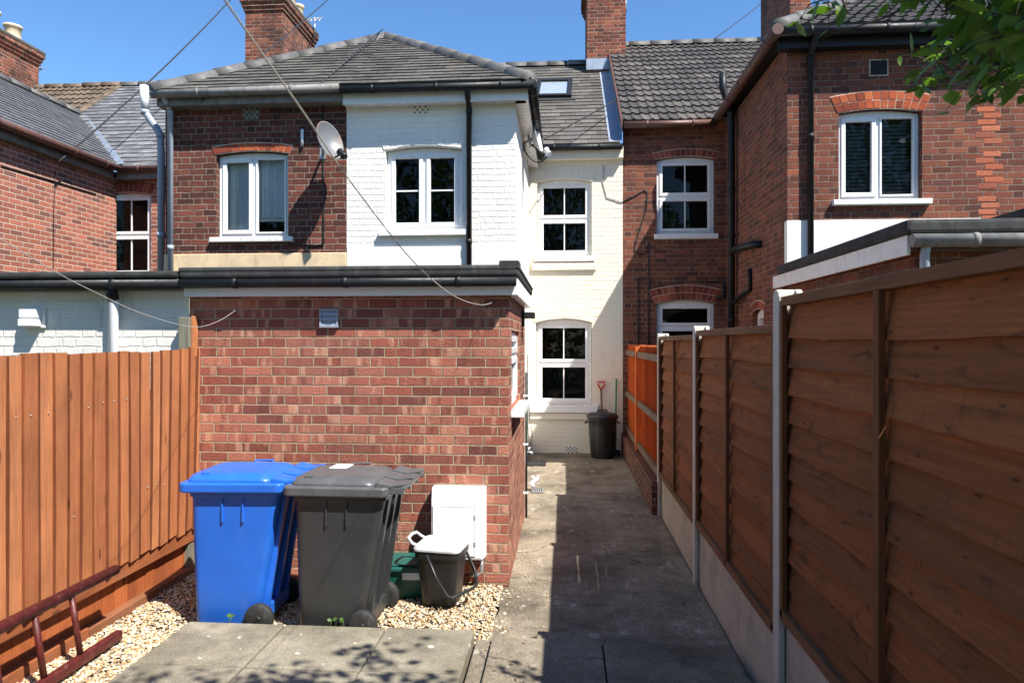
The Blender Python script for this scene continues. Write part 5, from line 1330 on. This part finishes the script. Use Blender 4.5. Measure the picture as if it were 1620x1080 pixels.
Gu = thing('drain_gully', 'dark square drain gully by the tap below the cream wall', 'drain', (onZ(848, 733, 0).x, onZ(848, 733, 0).y, 0))
p0 = onZ(848, 733, 0.0)
b = MB(); b.box((p0.x - .15, p0.y - .22, -.01), (p0.x + .15, p0.y + .22, .010)); b.build('grate', 'black_pl', Gu, bevel=.003)
b = MB()
for i in range(5): b.box((p0.x - .13 + i * .055, p0.y - .2, .0105), (p0.x - .11 + i * .055, p0.y + .2, .016))
b.build('grate_bar', 'under', Gu)
p1 = onZ(848, 776, 0.0)
Gv = thing('drain_cover', 'small grey drain cover with a white waste pipe beside the brick extension', 'drain', (p1.x, p1.y, 0))
b = MB(); b.box((p1.x - .05, p1.y - .13, 0), (p1.x + .09, p1.y + .12, .018)); b.build('cover', 'galv', Gv, bevel=.004)
b = MB()
for i in range(5): b.box((p1.x - .03 + i * .024, p1.y - .11, .0185), (p1.x - .02 + i * .024, p1.y + .1, .021))
b.build('cover_slot', 'under', Gv)
b = MB(); b.tube([(-.41, p1.y + .05, .16), (-.36, p1.y + .03, .14), (p1.x - .06, p1.y, .09), (p1.x - .03, p1.y - .02, .05)], .03, 12); b.tube([(-.36, p1.y + .03, .14), (-.33, p1.y + .02, .125)], .037, 12); b.build('waste_pipe', 'pale_pl', Gv)
Tp = thing('garden_tap', 'small chrome tap on a pipe low beside the drain gully', 'tap', (-.55, 9.9, 0))
xt, yt = p0.x - .06, p0.y - .02
b = MB(); b.tube([(XR, yt, .18), (xt - .05, yt, .18), (xt, yt, .17), (xt + .015, yt, .12)], .017, 10); b.tube([(xt - .05, yt, .18), (xt - .05, yt, .24)], .014, 8); b.tube([(xt - .09, yt, .245), (xt - .01, yt, .245)], .009, 8); b.build('tap_body', 'brush_metal', Tp)
b = MB(); b.tube([(XR + .03, yt, .18), (XR + .03, yt, .55), (XR + .015, yt + .01, 1.3)], .009, 8); b.build('supply_pipe', 'green_pl', Tp)
cb = MB(); cb.tube(spline([onY(px_, py_, 9.0) for px_, py_ in ((834.5, 560), (835, 640), (836, 690), (839, 703), (842, 692), (840, 675))], 6), .005, 6)
tag(cb.build('hanging_cable', 'cable'), 'thin cable dangling beside the rear corner of the brick extension', 'cable')

# ================================================================== LINES AND CABLES
def line(name, label, pts, r, mat, cat='cable'):
    mb = MB(); mb.tube(pts, r, 6); return tag(mb.build(name, mat), label, cat, {'clothes_line': 'slack lines hooked to the brick wall', 'overhead_cable': 'overhead cables'}.get(name))
hk1 = onY(778, 479, YS - .035); end1 = onT(340, -22, 2.2)
line('clothes_line', 'slack grey clothes line from the brick wall hook up across the satellite dish', spline([hk1, onT(760, 482, 4.45), onT(722, 470, 3.40), onT(660, 420, 2.35), onT(560, 295, 1.64), onT(480, 178, 1.32), onT(352, -5, 1.02), onT(230, -190, .82)]), .0018, 'rope', 'line')
hk2 = onY(374, 490, YS - .035)
line('clothes_line', 'short slack grey line from the left hook past the fence post top', spline([hk2, onT(345, 508, 4.75), onT(306, 517, 3.88), onT(228, 497, 3.12), onT(150, 462, 2.6), onT(88, 430, 2.25), onT(-80, 330, 1.7)]), .0015, 'rope', 'line')
line('overhead_cable', 'thin black overhead cable sloping down across the left sky', curve_pts(onT(400, -40, 18), onX(93, 256, XA + .2), .15), .014, 'cable')
line('overhead_cable', 'thin black cable crossing the brick chimney and slate hip roof', curve_pts(onT(560, -40, 20), onY(318, 160, YG - .25), .1), .011, 'cable')
line('overhead_cable', 'thin dark cable from the top of the slate hip roof to its gutter', [apex + Vector((-.05, 0, .12)), onY(505, 134, YG - .27)], .010, 'cable')
line('overhead_cable', 'thin dark cable over the tiled roof to the pale grey dish', curve_pts(onT(1240, -25, 22), onY(838, 232, 9.8), .25), .012, 'cable')
line('aerial_lead', 'pale aerial lead hanging from the chimney flashing over the tile verge', spline([onT(990, 100, 14.3), onT(990, 120, 14.0), onT(965, 150, 13.4), onT(962, 170, 12.6), onT(972, 225, 11.3)]), .012, 'rope')
def aerial(name, label, px, py0, py1, Y, els, base):
    a, b = onY(px, py1, Y), onY(px, py0, Y); t = thing(name, label, 'aerial', a, 0, 'television aerials on the chimneys')
    m_ = MB(); m_.tube([a, b], .016, 8); m_.build('mast', 'galv', t)
    e = MB(); e.tube([b - Vector((.18, 0, .05)), b + Vector((.14, 0, -.02))], .012, 6)
    for k in range(els):
        c = b + Vector((-.16 + .3 * k / max(1, els - 1), 0, -.04)); e.tube([c - Vector((0, .14, .11)), c + Vector((0, .14, .11))], .010, 6)
    e.build('antenna_elements', 'galv', t)
aerial('tv_aerial', 'small television aerial beside the chimney pots of the sooty brick house', 498, 28, 62, 15.5, 4, None)
aerial('tv_aerial', 'small television aerial beside the chimney at the top left corner', 57, 108, 130, 15.2, 3, None)
aerial('tv_aerial', 'small television aerial on the chimney of the white house', 990, -10, 22, 14.6, 4, None)

# ================================================================== SEEDLINGS
def seedling(px, py, label, n, seed, grp=None):
    r = random.Random(seed); c = onZ(px, py, ZP + .0); c.y = YE + .02; c = Vector((onY(px, py, YE + .02).x, YE + .02, .03))
    t = thing('seedling', label, 'weed', c, 0, 'seedlings along the patio edge'); st = MB(); lf = MB()
    for k in range(n):
        a = r.uniform(0, 6.28); h = r.uniform(.08, .09); tip = Vector((.02 * math.cos(a), .012 * math.sin(a), h)); st.tube([(0, 0, 0), tip * .6, tip], .0018, 5)
        d = Vector((1 if k % 2 else -1, math.sin(a) * .4, .35)).normalized(); sd = Vector((-.2, -.5, .8)).cross(d).normalized(); L = r.uniform(.03, .042)
        lf.add([tip, tip + d * L * .5 + sd * L * .42, tip + d * L, tip + d * L * .5 - sd * L * .42], [(0, 1, 2, 3)])
    st.build('stem', 'leaf', t, local=True); lf.build('leaf', 'leaf', t, recalc=False, local=True)
seedling(362, 990, 'tiny green seedling at the foot of the blue bin', 2, 1); seedling(520, 996, 'tiny green seedling at the left foot of the charcoal bin', 2, 2); seedling(542, 998, 'pair of tiny leaves beside the charcoal bin wheel', 2, 3)
seedling(818, 800, 'x', 3, 4) if False else None

# ================================================================== TREE over the right fence
def tree():
    t = thing('tree', 'leafy branches of a tree overhanging the top right corner', 'tree', (2.5, .3, 0)); r = random.Random(21)
    tr = MB(); base = Vector((2.5, .3, 0)); top = Vector((2.2, .6, 3.2))
    tr.tube([base, Vector((2.45, .35, 1.2)), Vector((2.3, .5, 2.2)), top, Vector((2.0, .7, 4.2))], [.13, .11, .10, .08, .04], 12)
    tr.build('trunk', 'bark', t)
    lm = MB(); bm_ = MB()
    def leaf(p, d, L):
        d = d.normalized(); sd = d.cross(Vector((r.uniform(-.4, .4), r.uniform(-.4, .4), 1))).normalized(); up = sd.cross(d) * (L * .12)
        w = L * .30
        vs = [p, p + d * L * .3 + sd * w - up * .3, p + d * L * .65 + sd * w * .85 - up * .2, p + d * L - up, p + d * L * .65 - sd * w * .85 - up * .2, p + d * L * .3 - sd * w - up * .3, p + d * L * .35 + up * .5, p + d * L * .7 + up * .2]
        lm.add(vs, [(0, 1, 6), (1, 2, 7, 6), (2, 3, 7), (0, 6, 5), (5, 6, 7, 4), (4, 7, 3)], True)
    def inframe(p, mgn=25):
        q = to_px(p); return q is not None and -mgn < q[0] < 1620 + mgn and -mgn < q[1] < 1080
    # visible sprays: (branch points by sight line and distance, leaves per span)
    sprays = [([(1720, -60, 1.9), (1600, 30, 1.85), (1530, 80, 1.8), (1472, 100, 1.8)], 51, .056), ([(1760, 30, 1.9), (1640, 70, 1.8), (1570, 105, 1.75), (1520, 125, 1.75)], 57, .06),
              ([(1500, -120, 1.9), (1400, -40, 1.95), (1325, -8, 2.0), (1278, 8, 2.0)], 27, .056), ([(1700, -80, 1.6), (1590, -20, 1.6), (1530, 0, 1.6), (1490, 20, 1.6)], 44, .066),
              ([(1750, -20, 1.7), (1660, 40, 1.7), (1600, 50, 1.7), (1550, 80, 1.7)], 68, .066), ([(1700, 40, 2.2), (1600, 60, 2.2), (1540, 60, 2.3), (1462, 98, 2.3)], 37, .056),
              ([(1760, -60, 1.5), (1680, 0, 1.5), (1630, 30, 1.5), (1580, 60, 1.5)], 68, .062), ([(1800, 60, 1.9), (1700, 90, 1.9), (1640, 110, 1.9), (1590, 120, 1.9)], 57, .06),
              ([(1650, -90, 1.7), (1570, -40, 1.7), (1500, -15, 1.7), (1440, -5, 1.75)], 27, .06)]
    for ps, n, L in sprays:
        pts = spline([onT(*q) for q in ps], 8)
        bm_.tube(pts, [.006 - .0045 * k / len(pts) for k in range(len(pts))], 6)
        bm_.tube([top + Vector((0, 0, r.uniform(-.3, .6))), (top + pts[0]) / 2 + Vector((0, 0, .15)), pts[0]], [.03, .015, .006], 6)
        for k in range(n):
            p = pts[int((.1 + .9 * (k / n)) * (len(pts) - 1))]; tw = Vector((r.gauss(0, .05), r.gauss(0, .06), r.gauss(-.01, .045)))
            d = Vector((r.uniform(-1, .5), r.uniform(-.6, .6), r.uniform(-1.1, .3))); bm_.tube([p, p + tw * .5 + Vector((0, 0, .006)), p + tw], [.0016, .0012, .0008], 4); leaf(p + tw, d, L * r.uniform(.5, 1.35))
    for pa, pb in (((1330, -10, 2.1), (1345, 22, 2.1)), ((1560, 30, 1.9), (1395, 95, 2.0)), ((1500, -20, 2.0), (1300, 60, 2.1)), ((1440, -30, 2.0), (1395, 30, 2.05))):
        a, b = onT(*pa), onT(*pb); bm_.tube([a, (a + b) / 2 + Vector((0, 0, -.015)), b], [.004, .003, .0015], 5)
    # the crown above and beside the camera: boughs with leaf clusters
    for k in range(230):
        c = Vector((1.0 + r.gauss(0, .34), 1.02 + r.gauss(0, .36), 3.75 + r.gauss(0, .40)))
        if inframe(c, 160): continue
        s0 = top + Vector((r.uniform(-.1, .1), r.uniform(-.1, .1), r.uniform(-.4, .9)))
        if k % 3 == 0:
            mid = (s0 + c) / 2 + Vector((0, 0, .12))
            if not inframe(mid, 60): bm_.tube([s0, mid, c], [.022, .012, .004], 6)
        for _ in range(r.randint(14, 26)):
            p = c + Vector((r.gauss(0, .12), r.gauss(0, .12), r.gauss(0, .09)))
            if inframe(p, 60): continue
            leaf(p, Vector((r.uniform(-1, 1), r.uniform(-1, 1), r.uniform(-1, .3))), r.uniform(.06, .1))
    lm.build('crown', 'leaf', t, recalc=False); bm_.build('branch', 'bark', t)
tree()

def sky_blocker_trees():  # unseen trees added behind the camera to cut sky light and darken panes
    nr = np.random.default_rng(11); V = []; Fc = []; o = 0
    for k in range(42000):
        x = nr.uniform(-22, 22); h = 9.5 + 1.8 * math.sin(x * .7) + 1.0 * math.sin(x * 1.9 + 1)
        z = nr.uniform(0, h); y = -9.5 + nr.normal(0, .9)
        a = nr.normal(size=3); a /= np.linalg.norm(a); b = np.cross(a, nr.normal(size=3)); b /= np.linalg.norm(b); q = nr.uniform(.10, .19); c = np.array([x, y, z])
        V += [c - a * q, c + b * q * .6, c + a * q, c - b * q * .6]; Fc.append((o, o + 1, o + 2, o + 3)); o += 4
    me = bpy.data.meshes.new('added_tree_belt'); me.from_pydata([tuple(v) for v in V], [], Fc); me.update(); me.materials.append(M['leaf'])
    ob = bpy.data.objects.new('added_tree_belt', me); COL.objects.link(ob); tag(ob, 'unseen trees added behind the camera, mirrored in the window panes and cutting sky light', 'trees', kind='stuff')
sky_blocker_trees()

# ================================================================== LIGHT, SKY, CAMERA
SUN = Vector((.57, -.46, 1.0)).normalized()
el = math.asin(SUN.z); az = math.atan2(SUN.x, SUN.y)
wd = bpy.data.worlds.new('World'); SC.world = wd; wd.use_nodes = True
nt = wd.node_tree; bg = nt.nodes['Background']
sky = nt.nodes.new('ShaderNodeTexSky'); sky.sky_type = 'NISHITA'; sky.sun_disc = False; sky.sun_elevation = el; sky.sun_rotation = az
sky.air_density = 1.0; sky.dust_density = 0.1; sky.ozone_density = 5.0
hs = nt.nodes.new('ShaderNodeHueSaturation'); hs.inputs['Saturation'].default_value = 1.13; hs.inputs['Value'].default_value = 1.0
nt.links.new(sky.outputs[0], hs.inputs['Color']); nt.links.new(hs.outputs[0], bg.inputs[0]); bg.inputs[1].default_value = 0.112
sd = bpy.data.lights.new('sun', 'SUN'); sd.energy = 5.0; sd.angle = rad(.53); sd.color = (1.0, .955, .88)
so = bpy.data.objects.new('sun', sd); COL.objects.link(so); so.rotation_euler = (-SUN).to_track_quat('-Z', 'Y').to_euler(); so.location = (4, -4, 12)
cd = bpy.data.cameras.new('camera'); cam = bpy.data.objects.new('camera', cd); COL.objects.link(cam); SC.camera = cam
cam.location = (0, 0, CAMZ); cam.rotation_euler = (rad(90), 0, YAW)
cd.sensor_width = 36; cd.sensor_fit = 'HORIZONTAL'; cd.lens = 36 * F / 1620; cd.clip_start = .05; cd.clip_end = 500
cd.dof.use_dof = True; cd.dof.focus_distance = 6.5; cd.dof.aperture_fstop = 6.3
SC.view_settings.view_transform = 'Standard'; SC.view_settings.look = 'None'; SC.view_settings.exposure = 1.0; SC.view_settings.gamma = 1.0
SC.cycles.max_bounces = 8; SC.cycles.transparent_max_bounces = 12
